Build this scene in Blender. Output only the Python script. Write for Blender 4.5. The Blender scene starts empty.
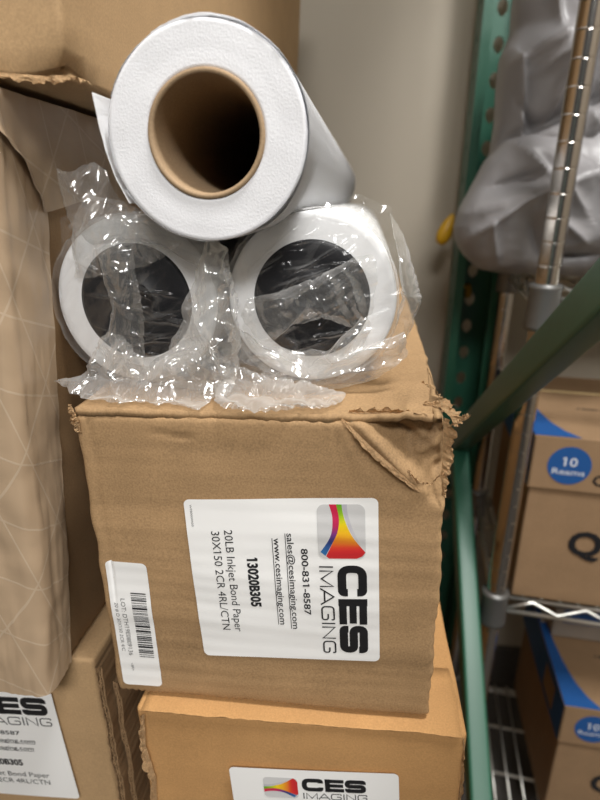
import bpy, bmesh, math, random
from mathutils import Vector, Matrix, noise

S = bpy.context.scene
COL = S.collection
PI = math.pi
rnd = random.Random(7)

# ------------------------------------------------------------------ helpers
def lin(r, g, b):
    def f(c):
        c /= 255.0
        return c / 12.92 if c <= 0.04045 else ((c + 0.055) / 1.055) ** 2.4
    return (f(r), f(g), f(b), 1.0)

def thing(name, label, cat, loc=(0, 0, 0), rot=(0, 0, 0), group=None):
    o = bpy.data.objects.new(name, None)
    o.empty_display_size = 0.05
    COL.objects.link(o)
    o.location = loc
    o.rotation_euler = rot
    o['label'] = label
    o['category'] = cat
    if group:
        o['group'] = group
    return o

def part(name, mesh, mats, parent=None, label=None, smooth=None):
    if isinstance(mesh, bmesh.types.BMesh):
        me = bpy.data.meshes.new(name)
        mesh.normal_update()
        mesh.to_mesh(me)
        mesh.free()
    else:
        me = mesh
        me.name = name
    if smooth is not None:
        me.polygons.foreach_set('use_smooth', [smooth] * len(me.polygons))
    if not isinstance(mats, (list, tuple)):
        mats = [mats]
    for m in mats:
        me.materials.append(m)
    o = bpy.data.objects.new(name, me)
    COL.objects.link(o)
    if parent:
        o.parent = parent
    if label:
        o['label'] = label
    return o

def structure(name, mesh, mat, smooth=None):
    o = part(name, mesh, mat, None, None, smooth)
    o['kind'] = 'structure'
    return o

def tree_copy(o, parent=None):
    c = o.copy()
    COL.objects.link(c)
    if parent:
        c.parent = parent
    for ch in list(o.children):
        tree_copy(ch, c)
    return c

def mesh_from(verts, faces):
    bm = bmesh.new()
    vs = [bm.verts.new(v) for v in verts]
    for f in faces:
        try:
            bm.faces.new([vs[i] for i in f])
        except ValueError:
            pass
    return bm

def merge(*bms):
    out = bmesh.new()
    for b in bms:
        me = bpy.data.meshes.new('tmp')
        b.to_mesh(me)
        b.free()
        out.from_mesh(me)
        bpy.data.meshes.remove(me)
    return out

def bevel_box(x0, x1, y0, y1, z0, z1, r=0.002, seg=2):
    bm = bmesh.new()
    bmesh.ops.create_cube(bm, size=1)
    for v in bm.verts:
        v.co = Vector(((x0 + x1) / 2 + v.co.x * (x1 - x0), (y0 + y1) / 2 + v.co.y * (y1 - y0), (z0 + z1) / 2 + v.co.z * (z1 - z0)))
    if r > 0:
        bmesh.ops.bevel(bm, geom=bm.edges[:], offset=r, segments=seg, affect='EDGES', profile=0.6)
    return bm

def ticks(L, n, r):
    """coordinates 0..L, with extra lines close to both ends"""
    a = [0, r * 0.3, r * 0.65, r]
    inner = [r + (L - 2 * r) * i / n for i in range(1, n)]
    b = [L - r, L - r * 0.65, L - r * 0.3, L]
    return a + inner + b

def round_box(W, D, H, nx, ny, nz, r):
    """closed box 0..W, 0..D, 0..H as grids with rounded edges"""
    X, Y, Z = ticks(W, nx, r), ticks(D, ny, r), ticks(H, nz, r)
    idx = {}
    verts = []
    def vid(i, j, k):
        key = (i, j, k)
        if key not in idx:
            p = Vector((X[i], Y[j], Z[k]))
            q = Vector((min(max(p.x, r), W - r), min(max(p.y, r), D - r), min(max(p.z, r), H - r)))
            d = p - q
            n = sum(1 for c in d if abs(c) > 1e-9)
            if n > 1 and d.length > 0:
                m = max(abs(c) for c in d)
                # square -> circle
                p = q + d.normalized() * m
            idx[key] = len(verts)
            verts.append(p)
        return idx[key]
    faces = []
    a, b, c = len(X) - 1, len(Y) - 1, len(Z) - 1
    for i in range(a):
        for k in range(c):
            faces.append((vid(i, 0, k), vid(i + 1, 0, k), vid(i + 1, 0, k + 1), vid(i, 0, k + 1)))
            faces.append((vid(i, b, k), vid(i, b, k + 1), vid(i + 1, b, k + 1), vid(i + 1, b, k)))
    for j in range(b):
        for k in range(c):
            faces.append((vid(0, j, k), vid(0, j, k + 1), vid(0, j + 1, k + 1), vid(0, j + 1, k)))
            faces.append((vid(a, j, k), vid(a, j + 1, k), vid(a, j + 1, k + 1), vid(a, j, k + 1)))
    for i in range(a):
        for j in range(b):
            faces.append((vid(i, j, 0), vid(i, j + 1, 0), vid(i + 1, j + 1, 0), vid(i + 1, j, 0)))
            faces.append((vid(i, j, c), vid(i + 1, j, c), vid(i + 1, j + 1, c), vid(i, j + 1, c)))
    return verts, faces

def lathe(profile, n=48, axis='Z', closed=False, arc=2 * PI):
    """profile list of (r, h)"""
    verts, faces = [], []
    m = len(profile)
    for i in range(n):
        a = arc * i / n
        for r, h in profile:
            if axis == 'Z':
                verts.append((r * math.cos(a), r * math.sin(a), h))
            else:
                verts.append((r * math.cos(a), h, r * math.sin(a)))
    for i in range(n):
        i2 = (i + 1) % n
        for j in range(m if closed else m - 1):
            j2 = (j + 1) % m
            faces.append((i * m + j, i2 * m + j, i2 * m + j2, i * m + j2))
    bm = mesh_from(verts, faces)
    bmesh.ops.remove_doubles(bm, verts=bm.verts[:], dist=1e-7)
    bmesh.ops.recalc_face_normals(bm, faces=bm.faces[:])
    return bm

def tube(points, r, n=8, caps=True):
    pts = [Vector(p) for p in points]
    verts, faces = [], []
    up = None
    for i, p in enumerate(pts):
        t = (pts[min(i + 1, len(pts) - 1)] - pts[max(i - 1, 0)]).normalized()
        if up is None:
            up = Vector((0, 0, 1)) if abs(t.z) < 0.9 else Vector((1, 0, 0))
        a = t.cross(up).normalized()
        b = t.cross(a).normalized()
        up = -b if False else up
        for k in range(n):
            th = 2 * PI * k / n
            verts.append(p + a * (r * math.cos(th)) + b * (r * math.sin(th)))
    for i in range(len(pts) - 1):
        for k in range(n):
            k2 = (k + 1) % n
            faces.append((i * n + k, i * n + k2, (i + 1) * n + k2, (i + 1) * n + k))
    if caps:
        faces.append(tuple(range(n)))
        faces.append(tuple(range((len(pts) - 1) * n, len(pts) * n)))
    bm = mesh_from(verts, faces)
    bmesh.ops.recalc_face_normals(bm, faces=bm.faces[:])
    return bm

def pn(x, y, z, s=1.0, seed=0.0):
    return noise.noise(Vector((x * s + seed * 13.7, y * s - seed * 7.1, z * s + seed * 3.3)))

def ridge(x, y, z, s, seed):
    return 1.0 - 2.0 * abs(pn(x, y, z, s, seed))

def seg_dist(px, pz, a, b):
    ax, az = a
    bx, bz = b
    dx, dz = bx - ax, bz - az
    t = ((px - ax) * dx + (pz - az) * dz) / (dx * dx + dz * dz)
    t = min(1, max(0, t))
    qx, qz = ax + t * dx, az + t * dz
    side = (px - ax) * dz - (pz - az) * dx
    return math.hypot(px - qx, pz - qz), side, t

def sstep(a, b, x):
    t = min(1, max(0, (x - a) / (b - a)))
    return t * t * (3 - 2 * t)

# ---------------------------------------------------------------- materials
def new_mat(name):
    m = bpy.data.materials.new(name)
    m.use_nodes = True
    nt = m.node_tree
    b = nt.nodes['Principled BSDF']
    return m, nt, b

def nd(nt, typ, **kw):
    n = nt.nodes.new(typ)
    for k, v in kw.items():
        if k in n.inputs:
            n.inputs[k].default_value = v
        else:
            setattr(n, k, v)
    return n

def plain(name, col, rough=0.6, metal=0.0, bump=0.0, bscale=200.0, var=0.0, spec=0.5):
    m, nt, b = new_mat(name)
    b.inputs['Base Color'].default_value = col
    b.inputs['Roughness'].default_value = rough
    b.inputs['Metallic'].default_value = metal
    b.inputs['Specular IOR Level'].default_value = spec
    tc = nd(nt, 'ShaderNodeTexCoord')
    nz = nd(nt, 'ShaderNodeTexNoise', Scale=bscale, Detail=4.0)
    nt.links.new(tc.outputs['Object'], nz.inputs['Vector'])
    if bump > 0:
        bp = nd(nt, 'ShaderNodeBump', Strength=bump, Distance=0.001)
        nt.links.new(nz.outputs['Fac'], bp.inputs['Height'])
        nt.links.new(bp.outputs['Normal'], b.inputs['Normal'])
    if var > 0:
        n2 = nd(nt, 'ShaderNodeTexNoise', Scale=bscale * 0.15, Detail=5.0)
        nt.links.new(tc.outputs['Object'], n2.inputs['Vector'])
        mx = nd(nt, 'ShaderNodeMix', data_type='RGBA')
        nt.links.new(n2.outputs['Fac'], mx.inputs['Factor'])
        mx.inputs[6].default_value = tuple(c * (1 - var) for c in col[:3]) + (1,)
        mx.inputs[7].default_value = tuple(min(1, c * (1 + var)) for c in col[:3]) + (1,)
        nt.links.new(mx.outputs[2], b.inputs['Base Color'])
    return m

def kraft(name, col, flute=0.10, flute_scale=55.0, mottle=0.14, rough=0.75, spec=0.25):
    m, nt, b = new_mat(name)
    b.inputs['Roughness'].default_value = rough
    b.inputs['Specular IOR Level'].default_value = spec
    tc = nd(nt, 'ShaderNodeTexCoord')
    mp = nd(nt, 'ShaderNodeMapping')
    mp.inputs['Scale'].default_value = (1.5, 1.5, flute_scale)
    nt.links.new(tc.outputs['Object'], mp.inputs['Vector'])
    bands = nd(nt, 'ShaderNodeTexNoise', Scale=1.0, Detail=3.0)
    nt.links.new(mp.outputs['Vector'], bands.inputs['Vector'])
    fib = nd(nt, 'ShaderNodeTexNoise', Scale=900.0, Detail=3.0)
    blot = nd(nt, 'ShaderNodeTexNoise', Scale=28.0, Detail=6.0)
    nt.links.new(tc.outputs['Object'], fib.inputs['Vector'])
    nt.links.new(tc.outputs['Object'], blot.inputs['Vector'])
    def sc(node, k):
        q = nd(nt, 'ShaderNodeMath', operation='MULTIPLY_ADD')
        q.inputs[1].default_value = k * 2
        q.inputs[2].default_value = -k
        nt.links.new(node.outputs['Fac'], q.inputs[0])
        return q
    a1, a2, a3 = sc(bands, flute), sc(fib, mottle * 1.8), sc(blot, mottle)
    s1 = nd(nt, 'ShaderNodeMath', operation='ADD')
    s2 = nd(nt, 'ShaderNodeMath', operation='ADD')
    s3 = nd(nt, 'ShaderNodeMath', operation='ADD')
    nt.links.new(a1.outputs[0], s1.inputs[0]); nt.links.new(a2.outputs[0], s1.inputs[1])
    nt.links.new(s1.outputs[0], s2.inputs[0]); nt.links.new(a3.outputs[0], s2.inputs[1])
    nt.links.new(s2.outputs[0], s3.inputs[0]); s3.inputs[1].default_value = 1.0
    mul = nd(nt, 'ShaderNodeVectorMath', operation='SCALE')
    mul.inputs[0].default_value = col[:3]
    nt.links.new(s3.outputs[0], mul.inputs['Scale'])
    nt.links.new(mul.outputs[0], b.inputs['Base Color'])
    hs = nd(nt, 'ShaderNodeMath', operation='MULTIPLY_ADD')
    nt.links.new(fib.outputs['Fac'], hs.inputs[0]); hs.inputs[1].default_value = 0.25
    nt.links.new(bands.outputs['Fac'], hs.inputs[2])
    bp = nd(nt, 'ShaderNodeBump', Strength=0.25, Distance=0.001)
    nt.links.new(hs.outputs[0], bp.inputs['Height'])
    nt.links.new(bp.outputs['Normal'], b.inputs['Normal'])
    return m

def vcol(name, rough=0.4):
    m, nt, b = new_mat(name)
    a = nd(nt, 'ShaderNodeVertexColor', layer_name='print')
    nt.links.new(a.outputs['Color'], b.inputs['Base Color'])
    b.inputs['Roughness'].default_value = rough
    return m

def film(name, lo=0.07, hi=0.75, milky=0.55, bscale=60.0, bstr=0.5):
    m, nt, b = new_mat(name)
    nt.nodes.remove(b)
    out = nt.nodes['Material Output']
    tc = nd(nt, 'ShaderNodeTexCoord')
    n1 = nd(nt, 'ShaderNodeTexNoise', Scale=bscale, Detail=3.0, Distortion=0.6)
    v1 = nd(nt, 'ShaderNodeTexVoronoi', Scale=bscale * 0.9, feature='DISTANCE_TO_EDGE')
    mp = nd(nt, 'ShaderNodeMapping')
    mp.inputs['Rotation'].default_value = (0, 0.6, 0)
    mp.inputs['Scale'].default_value = (1.3, 0.6, 0.35)
    mp2 = nd(nt, 'ShaderNodeMapping')
    mp2.inputs['Rotation'].default_value = (0, -0.9, 0)
    mp2.inputs['Scale'].default_value = (1.0, 0.5, 0.30)
    nt.links.new(tc.outputs['Object'], mp.inputs['Vector'])
    nt.links.new(tc.outputs['Object'], mp2.inputs['Vector'])
    nt.links.new(mp.outputs['Vector'], n1.inputs['Vector'])
    nt.links.new(mp2.outputs['Vector'], v1.inputs['Vector'])
    ad = nd(nt, 'ShaderNodeMath', operation='MULTIPLY_ADD')
    nt.links.new(v1.outputs['Distance'], ad.inputs[0]); ad.inputs[1].default_value = 0.5
    nt.links.new(n1.outputs['Fac'], ad.inputs[2])
    bp = nd(nt, 'ShaderNodeBump', Strength=bstr, Distance=0.003)
    nt.links.new(ad.outputs[0], bp.inputs['Height'])
    lw = nd(nt, 'ShaderNodeLayerWeight', Blend=0.28)
    nt.links.new(bp.outputs['Normal'], lw.inputs['Normal'])
    mr = nd(nt, 'ShaderNodeMapRange')
    nt.links.new(lw.outputs['Facing'], mr.inputs['Value'])
    mr.inputs['To Min'].default_value = lo
    mr.inputs['To Max'].default_value = hi
    tr = nd(nt, 'ShaderNodeBsdfTransparent', Color=(0.985, 0.985, 0.98, 1))
    gl = nd(nt, 'ShaderNodeBsdfGlossy', Roughness=0.14, Color=(1, 1, 1, 1))
    nt.links.new(bp.outputs['Normal'], gl.inputs['Normal'])
    df = nd(nt, 'ShaderNodeBsdfDiffuse', Color=(0.86, 0.86, 0.85, 1))
    tl = nd(nt, 'ShaderNodeBsdfTranslucent', Color=(0.86, 0.86, 0.85, 1))
    m1 = nd(nt, 'ShaderNodeMixShader', Fac=0.45)
    nt.links.new(df.outputs[0], m1.inputs[1]); nt.links.new(tl.outputs[0], m1.inputs[2])
    m2 = nd(nt, 'ShaderNodeMixShader', Fac=milky)
    nt.links.new(gl.outputs[0], m2.inputs[1]); nt.links.new(m1.outputs[0], m2.inputs[2])
    m3 = nd(nt, 'ShaderNodeMixShader')
    nt.links.new(mr.outputs['Result'], m3.inputs['Fac'])
    nt.links.new(tr.outputs[0], m3.inputs[1]); nt.links.new(m2.outputs[0], m3.inputs[2])
    nt.links.new(m3.outputs[0], out.inputs['Surface'])
    return m

M = {}
M['kraft'] = kraft('kraft_board', (0.36, 0.228, 0.115, 1), flute=0.42, flute_scale=36.0, mottle=0.22)
M['kraft_orange'] = kraft('kraft_board_warm', (0.47, 0.262, 0.106, 1), flute=0.05)
M['kraft_pale'] = kraft('kraft_board_pale', (0.45, 0.297, 0.157, 1), flute=0.05)
M['kraft_dull'] = kraft('kraft_board_dull', (0.31, 0.195, 0.10, 1), flute=0.04)
M['kraft_torn'] = kraft('kraft_torn', (0.55, 0.37, 0.20, 1), flute=0.05, mottle=0.25)
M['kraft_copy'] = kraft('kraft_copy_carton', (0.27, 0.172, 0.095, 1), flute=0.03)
M['board_grey'] = kraft('grey_board', (0.30, 0.26, 0.22, 1), flute=0.03)
M['flute_edge'] = kraft('corrugated_edge', (0.30, 0.19, 0.10, 1), flute=0.3, flute_scale=300)
M['label'] = plain('label_paper', (0.88, 0.88, 0.87, 1), 0.38, bump=0.06, bscale=60, var=0.02)
M['ink'] = plain('black_ink', (0.012, 0.012, 0.014, 1), 0.45)
M['ink_grey'] = plain('grey_ink', (0.10, 0.10, 0.10, 1), 0.45)
M['print'] = vcol('logo_print')
M['paper'] = plain('bond_paper', (0.84, 0.845, 0.86, 1), 0.65, bump=0.03, bscale=120)
M['paper_end'] = plain('cut_paper_end', (0.77, 0.775, 0.80, 1), 0.8, bump=0.22, bscale=950, var=0.015)
M['core'] = kraft('core_board', (0.36, 0.25, 0.15, 1), flute=0.05, mottle=0.15)
M['core_cut'] = kraft('core_board_cut', (0.48, 0.335, 0.20, 1), flute=0.02, mottle=0.2)
M['plug'] = plain('black_plastic_plug', (0.006, 0.006, 0.008, 1), 0.45, bump=0.3, bscale=25, spec=0.25)
M['film'] = film('clear_polythene', lo=0.018, hi=0.7, milky=0.45, bscale=50, bstr=0.3)
M['film_white'] = film('gathered_polythene', lo=0.36, hi=0.92, milky=0.60, bscale=70, bstr=0.4)
M['film_bunched'] = film('bunched_polythene', lo=0.19, hi=0.88, milky=0.52, bscale=60, bstr=0.35)
M['green'] = plain('green_rack_paint', lin(38, 90, 70), 0.42, bump=0.05, bscale=40, var=0.12)
M['green_dull'] = plain('worn_green_paint', lin(52, 92, 74), 0.38, bump=0.08, bscale=60, var=0.2)
M['yellow'] = plain('yellow_plastic', lin(196, 150, 24), 0.4)
M['chrome'] = plain('chrome_plating', (0.46, 0.43, 0.40, 1), 0.16, 1.0)
M['zinc'] = plain('zinc_wire', (0.62, 0.62, 0.58, 1), 0.32, 0.85)
M['cast'] = plain('cast_collar', (0.17, 0.17, 0.165, 1), 0.45, 0.7, bump=0.2, bscale=300)
M['wall'] = plain('wall_paint', lin(178, 168, 152), 0.75, bump=0.35, bscale=45, var=0.03)
M['floor'] = plain('floor_concrete', lin(72, 68, 64), 0.7, bump=0.2, bscale=60, var=0.1)
M['grey'] = plain('grey_vinyl', lin(132, 130, 131), 0.42, bump=0.1, bscale=70, var=0.05)
M['blue'] = plain('blue_print', lin(28, 80, 142), 0.5)
M['navy'] = plain('navy_print', lin(20, 44, 96), 0.5)
M['white_ink'] = plain('white_print', (0.62, 0.66, 0.72, 1), 0.5)
M['tan_line'] = plain('tan_edge', (0.58, 0.44, 0.22, 1), 0.6)

def tape_mat(name):
    """brown paper tape crossed by pale reinforcing threads"""
    m, nt, b = new_mat(name)
    tc = nd(nt, 'ShaderNodeTexCoord')
    b.inputs['Roughness'].default_value = 0.34
    base = (0.44, 0.32, 0.21, 1)
    prev = None
    for (dy, dz, sc) in ((1.0, 0.42, 26.0), (0.35, 1.0, 24.0), (-1.0, 0.75, 16.0)):
        dp = nd(nt, 'ShaderNodeVectorMath', operation='DOT_PRODUCT')
        nt.links.new(tc.outputs['Object'], dp.inputs[0])
        dp.inputs[1].default_value = (dy * sc, dy * sc, dz * sc)
        fr = nd(nt, 'ShaderNodeMath', operation='FRACT')
        nt.links.new(dp.outputs['Value'], fr.inputs[0])
        ls = nd(nt, 'ShaderNodeMath', operation='LESS_THAN')
        nt.links.new(fr.outputs[0], ls.inputs[0]); ls.inputs[1].default_value = 0.03
        if prev is None:
            prev = ls
        else:
            mx = nd(nt, 'ShaderNodeMath', operation='MAXIMUM')
            nt.links.new(prev.outputs[0], mx.inputs[0]); nt.links.new(ls.outputs[0], mx.inputs[1])
            prev = mx
    nz = nd(nt, 'ShaderNodeTexNoise', Scale=35.0, Detail=6.0)
    nt.links.new(tc.outputs['Object'], nz.inputs['Vector'])
    f = nd(nt, 'ShaderNodeMath', operation='MULTIPLY')
    nt.links.new(prev.outputs[0], f.inputs[0]); f.inputs[1].default_value = 0.34
    c1 = nd(nt, 'ShaderNodeMix', data_type='RGBA')
    nt.links.new(nz.outputs['Fac'], c1.inputs['Factor'])
    c1.inputs[6].default_value = tuple(c * 0.85 for c in base[:3]) + (1,)
    c1.inputs[7].default_value = tuple(c * 1.12 for c in base[:3]) + (1,)
    c2 = nd(nt, 'ShaderNodeMix', data_type='RGBA')
    nt.links.new(f.outputs[0], c2.inputs['Factor'])
    nt.links.new(c1.outputs[2], c2.inputs[6])
    c2.inputs[7].default_value = (0.62, 0.52, 0.40, 1)
    nt.links.new(c2.outputs[2], b.inputs['Base Color'])
    hs = nd(nt, 'ShaderNodeMath', operation='ADD')
    nt.links.new(f.outputs[0], hs.inputs[0]); nt.links.new(nz.outputs['Fac'], hs.inputs[1])
    bp = nd(nt, 'ShaderNodeBump', Strength=0.5, Distance=0.001)
    nt.links.new(hs.outputs[0], bp.inputs['Height'])
    nt.links.new(bp.outputs['Normal'], b.inputs['Normal'])
    return m
M['tape'] = tape_mat('reinforced_paper_tape')

# ---------------------------------------------------------------- lettering
def font_mesh(text, bold=0.0):
    cu = bpy.data.curves.new('lettering', 'FONT')
    cu.body = text
    cu.size = 1.0
    cu.offset = bold
    cu.resolution_u = 3
    cu.fill_mode = 'FRONT'
    o = bpy.data.objects.new('lettering', cu)
    COL.objects.link(o)
    bpy.context.view_layer.update()
    dg = bpy.context.evaluated_depsgraph_get()
    me = bpy.data.meshes.new_from_object(o.evaluated_get(dg))
    bpy.data.objects.remove(o)
    bpy.data.curves.remove(cu)
    bm = bmesh.new()
    bm.from_mesh(me)
    bpy.data.meshes.remove(me)
    return bm

def font_one(text, bold):
    """the built-in digit one is a bare stem: give it its flag"""
    bm = font_mesh(text, bold)
    for i, ch in enumerate(text):
        if ch != '1':
            continue
        pre = font_mesh(text[:i + 1], bold)
        xr = max(v.co.x for v in pre.verts)
        pre.free()
        st = 0.085 + 2 * bold
        xl = xr - st
        h = 0.72 + bold
        vs = [bm.verts.new(c) for c in ((xl, h, 0), (xl - 0.13, h - 0.13, 0), (xl - 0.13, h - 0.13 - st, 0), (xl, h - st * 1.1, 0))]
        bm.faces.new(vs)
    return bm

CAP = 0.729      # cap height of the built-in font at size 1

def fit_text(text, u0, u1, base, cap, bold=0.0):
    bm = font_one(text, bold)
    xs = [v.co.x for v in bm.verts]
    x0, x1 = min(xs), max(xs)
    for v in bm.verts:
        v.co = Vector((u0 + (v.co.x - x0) / (x1 - x0) * (u1 - u0), base + v.co.y / CAP * cap, 0))
    return bm

def rect2(u0, u1, v0, v1, n=1):
    verts, faces = [], []
    for i in range(n + 1):
        for j in range(2):
            verts.append((u0 + (u1 - u0) * i / n, (v0, v1)[j], 0))
    for i in range(n):
        faces.append((2 * i, 2 * i + 2, 2 * i + 3, 2 * i + 1))
    return mesh_from(verts, faces)

def rounded(pts, r, n=6):
    """polyline with rounded inner corners"""
    P = [Vector((a, b)) for a, b in pts]
    out = [P[0]]
    for i in range(1, len(P) - 1):
        d0 = (P[i - 1] - P[i]); d1 = (P[i + 1] - P[i])
        k = min(r, d0.length * 0.5, d1.length * 0.5)
        a = P[i] + d0.normalized() * k
        b = P[i] + d1.normalized() * k
        for j in range(n + 1):
            t = j / n
            out.append(a * (1 - t) ** 2 + P[i] * (2 * t * (1 - t)) + b * t * t)
    out.append(P[-1])
    res = [out[0]]
    for q in out[1:]:
        if (q - res[-1]).length > 1e-4:
            res.append(q)
    return res

def stroke(pts, w):
    P = [Vector((p[0], p[1])) for p in pts]
    verts, faces = [], []
    for i, p in enumerate(P):
        d0 = (P[i] - P[i - 1]).normalized() if i > 0 else None
        d1 = (P[i + 1] - P[i]).normalized() if i < len(P) - 1 else None
        if d0 is None: d0 = d1
        if d1 is None: d1 = d0
        n0 = Vector((-d0.y, d0.x)); n1 = Vector((-d1.y, d1.x))
        m = (n0 + n1)
        if m.length < 1e-6: m = n0
        m.normalize()
        k = min(1.5, 1.0 / max(0.3, m.dot(n0)))
        verts.append((p.x + m.x * w / 2 * k, p.y + m.y * w / 2 * k, 0))
        verts.append((p.x - m.x * w / 2 * k, p.y - m.y * w / 2 * k, 0))
    for i in range(len(P) - 1):
        faces.append((2 * i + 1, 2 * i + 3, 2 * i + 2, 2 * i))
    return mesh_from(verts, faces)

def glyph(ch, u, v, w, h, s):
    """wide square lettering; s = stroke"""
    a, b, c, d = u + s / 2, u + w - s / 2, v + s / 2, v + h - s / 2
    mid = (c + d) / 2
    r = h * 0.30
    if ch == 'C':
        return [stroke(rounded([(b, v + h * 0.66), (b, d), (a, d), (a, c), (b, c), (b, v + h * 0.34)], r), s)]
    if ch == 'E':
        return [stroke([(a, v), (a, v + h)], s), stroke([(u, d), (u + w, d)], s * 0.9), stroke([(u, mid), (u + w * 0.96, mid)], s * 0.85), stroke([(u, c), (u + w, c)], s * 0.9)]
    if ch == 'S':
        return [stroke(rounded([(b, v + h * 0.68), (b, d), (a, d), (a, mid), (b, mid), (b, c), (a, c), (a, v + h * 0.32)], r * 0.8), s)]
    if ch == 'I':
        return [stroke([(u + s / 2, v), (u + s / 2, v + h)], s)]
    if ch == 'M':
        return [stroke([(a, v), (a, v + h - s * .3), ((a + b) / 2, v + h * 0.12), (b, v + h - s * .3), (b, v)], s)]
    if ch == 'N':
        return [stroke([(a, v), (a, v + h - s * .3), (b, v + s * .3), (b, v + h)], s)]
    if ch == 'A':
        return [stroke([(u, v), (u + w / 2, v + h - s * .2), (u + w, v)], s), stroke([(u + w * 0.2, v + h * 0.3), (u + w * 0.8, v + h * 0.3)], s)]
    if ch == 'G':
        return [stroke(rounded([(b, v + h * 0.74), (b, d), (a, d), (a, c), (b, c), (b, mid), (u + w * 0.55, mid)], r), s)]

def logo_bm():
    """printed emblem: pale rounded tile, rainbow funnel, magenta-to-blue band"""
    def uv(x, y): return (3.7 + (y - 80) / 560 * 34.0, 75.0 + (x - 40) / 485 * 26.4)
    bm = bmesh.new()
    cl = bm.loops.layers.float_color.new('print')
    def paint(f, fn):
        for l in f.loops:
            c = fn(l.vert.co)
            l[cl] = c
    # tile
    cor = []
    for (cx, cy, a0) in ((115, 155, PI), (450, 155, 1.5 * PI), (450, 562, 0), (115, 562, .5 * PI)):
        for k in range(7):
            a = a0 + k / 6 * PI / 2
            cor.append((cx + 75 * math.cos(a), cy + 75 * math.sin(a)))
    f = bm.faces.new([bm.verts.new((*uv(*p), 0.0)) for p in cor])
    paint(f, lambda c: lin(206, 206, 206))
    def interp(tab, y):
        for (y0, c0), (y1, c1) in zip(tab, tab[1:]):
            if y <= y1:
                t = max(0, (y - y0) / (y1 - y0))
                return tuple(c0[i] + (c1[i] - c0[i]) * t for i in range(3))
        return tab[-1][1]
    def along(curve, t):
        n = len(curve) - 1
        i = min(int(t * n), n - 1)
        q = t * n - i
        p0, p1, p2, p3 = curve[max(i - 1, 0)], curve[i], curve[i + 1], curve[min(i + 2, n)]
        return tuple(0.5 * (2 * p1[k] + (p2[k] - p0[k]) * q + (2 * p0[k] - 5 * p1[k] + 4 * p2[k] - p3[k]) * q * q + (3 * p1[k] - p0[k] - 3 * p2[k] + p3[k]) * q ** 3) for k in (0, 1))
    def strip(L, R, tab, lift, n=40):
        rows = []
        for i in range(n + 1):
            l, r = along(L, i / n), along(R, i / n)
            rows.append((bm.verts.new((*uv(*l), lift)), bm.verts.new((*uv(*r), lift)), (l[1] + r[1]) / 2))
        for (a, b, y0), (c, d, y1) in zip(rows, rows[1:]):
            f = bm.faces.new((a, c, d, b))
            for l in f.loops:
                y = y0 if l.vert in (a, b) else y1
                l[cl] = lin(*interp(tab, y))
    strip([(292, 80), (318, 200), (372, 345), (440, 460), (470, 510)], [(345, 80), (352, 180), (395, 320), (440, 420), (475, 505)], [(80, (182, 180, 190)), (600, (206, 206, 206))], 0.03)
    strip([(238, 80), (262, 220), (248, 340), (200, 450), (118, 612)], [(292, 80), (310, 200), (365, 350), (440, 470), (522, 570)],
          [(80, (96, 165, 40)), (190, (150, 190, 40)), (290, (238, 208, 30)), (400, (236, 170, 38)), (480, (228, 120, 42)), (520, (214, 66, 44)), (560, (205, 46, 48)), (640, (196, 44, 48))], 0.05)
    f = bm.faces.new([bm.verts.new((*uv(*p), 0.05)) for p in ((118, 612), (150, 637), (430, 637), (490, 612), (522, 570))])
    paint(f, lambda c: lin(198, 44, 48))
    strip([(165, 80), (195, 200), (190, 330), (150, 440), (62, 565)], [(238, 80), (262, 220), (248, 340), (200, 450), (112, 608)],
          [(80, (205, 40, 70)), (300, (190, 45, 90)), (380, (120, 55, 125)), (460, (46, 62, 120)), (600, (50, 120, 178))], 0.06)
    return bm

class Surface:
    """maps label millimetres (u, v, lift) onto the front of a carton"""
    def __init__(self, origin, du, dv, hf):
        self.o, self.du, self.dv, self.hf = origin, du, dv, hf
    def put(self, bm, lift):
        bmesh.ops.triangulate(bm, faces=[f for f in bm.faces if len(f.verts) > 4])
        for _ in range(5):
            es = [e for e in bm.edges if e.calc_length() > 2.2]
            if not es:
                break
            bmesh.ops.subdivide_edges(bm, edges=es, cuts=1)
            bmesh.ops.triangulate(bm, faces=[f for f in bm.faces if len(f.verts) > 4])
        for v in bm.verts:
            u, w, l = v.co
            x = self.o[0] + self.du[0] * u + self.dv[0] * w
            z = self.o[1] + self.du[1] * u + self.dv[1] * w
            v.co = Vector((x, self.hf(x, z) - lift - l * 0.001, z))
        return bm

def sticker(w, h, r, n=50):
    """rounded paper sheet as a grid"""
    verts, faces = [], []
    rows = [r * (1 - math.cos(k / 8 * PI / 2)) for k in range(8)]
    rows = rows + [r + (h - 2 * r) * k / (n - 16) for k in range(n - 15)] + [h - a for a in reversed(rows)]
    for v in rows:
        ins = 0
        dv = min(v, h - v)
        if dv < r:
            ins = r - math.sqrt(max(0, r * r - (r - dv) ** 2))
        for i in range(n + 1):
            verts.append((ins + (w - 2 * ins) * i / n, v, 0))
    for j in range(n):
        for i in range(n):
            a = j * (n + 1) + i
            faces.append((a, a + 1, a + n + 2, a + n + 1))
    return mesh_from(verts, faces)

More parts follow.
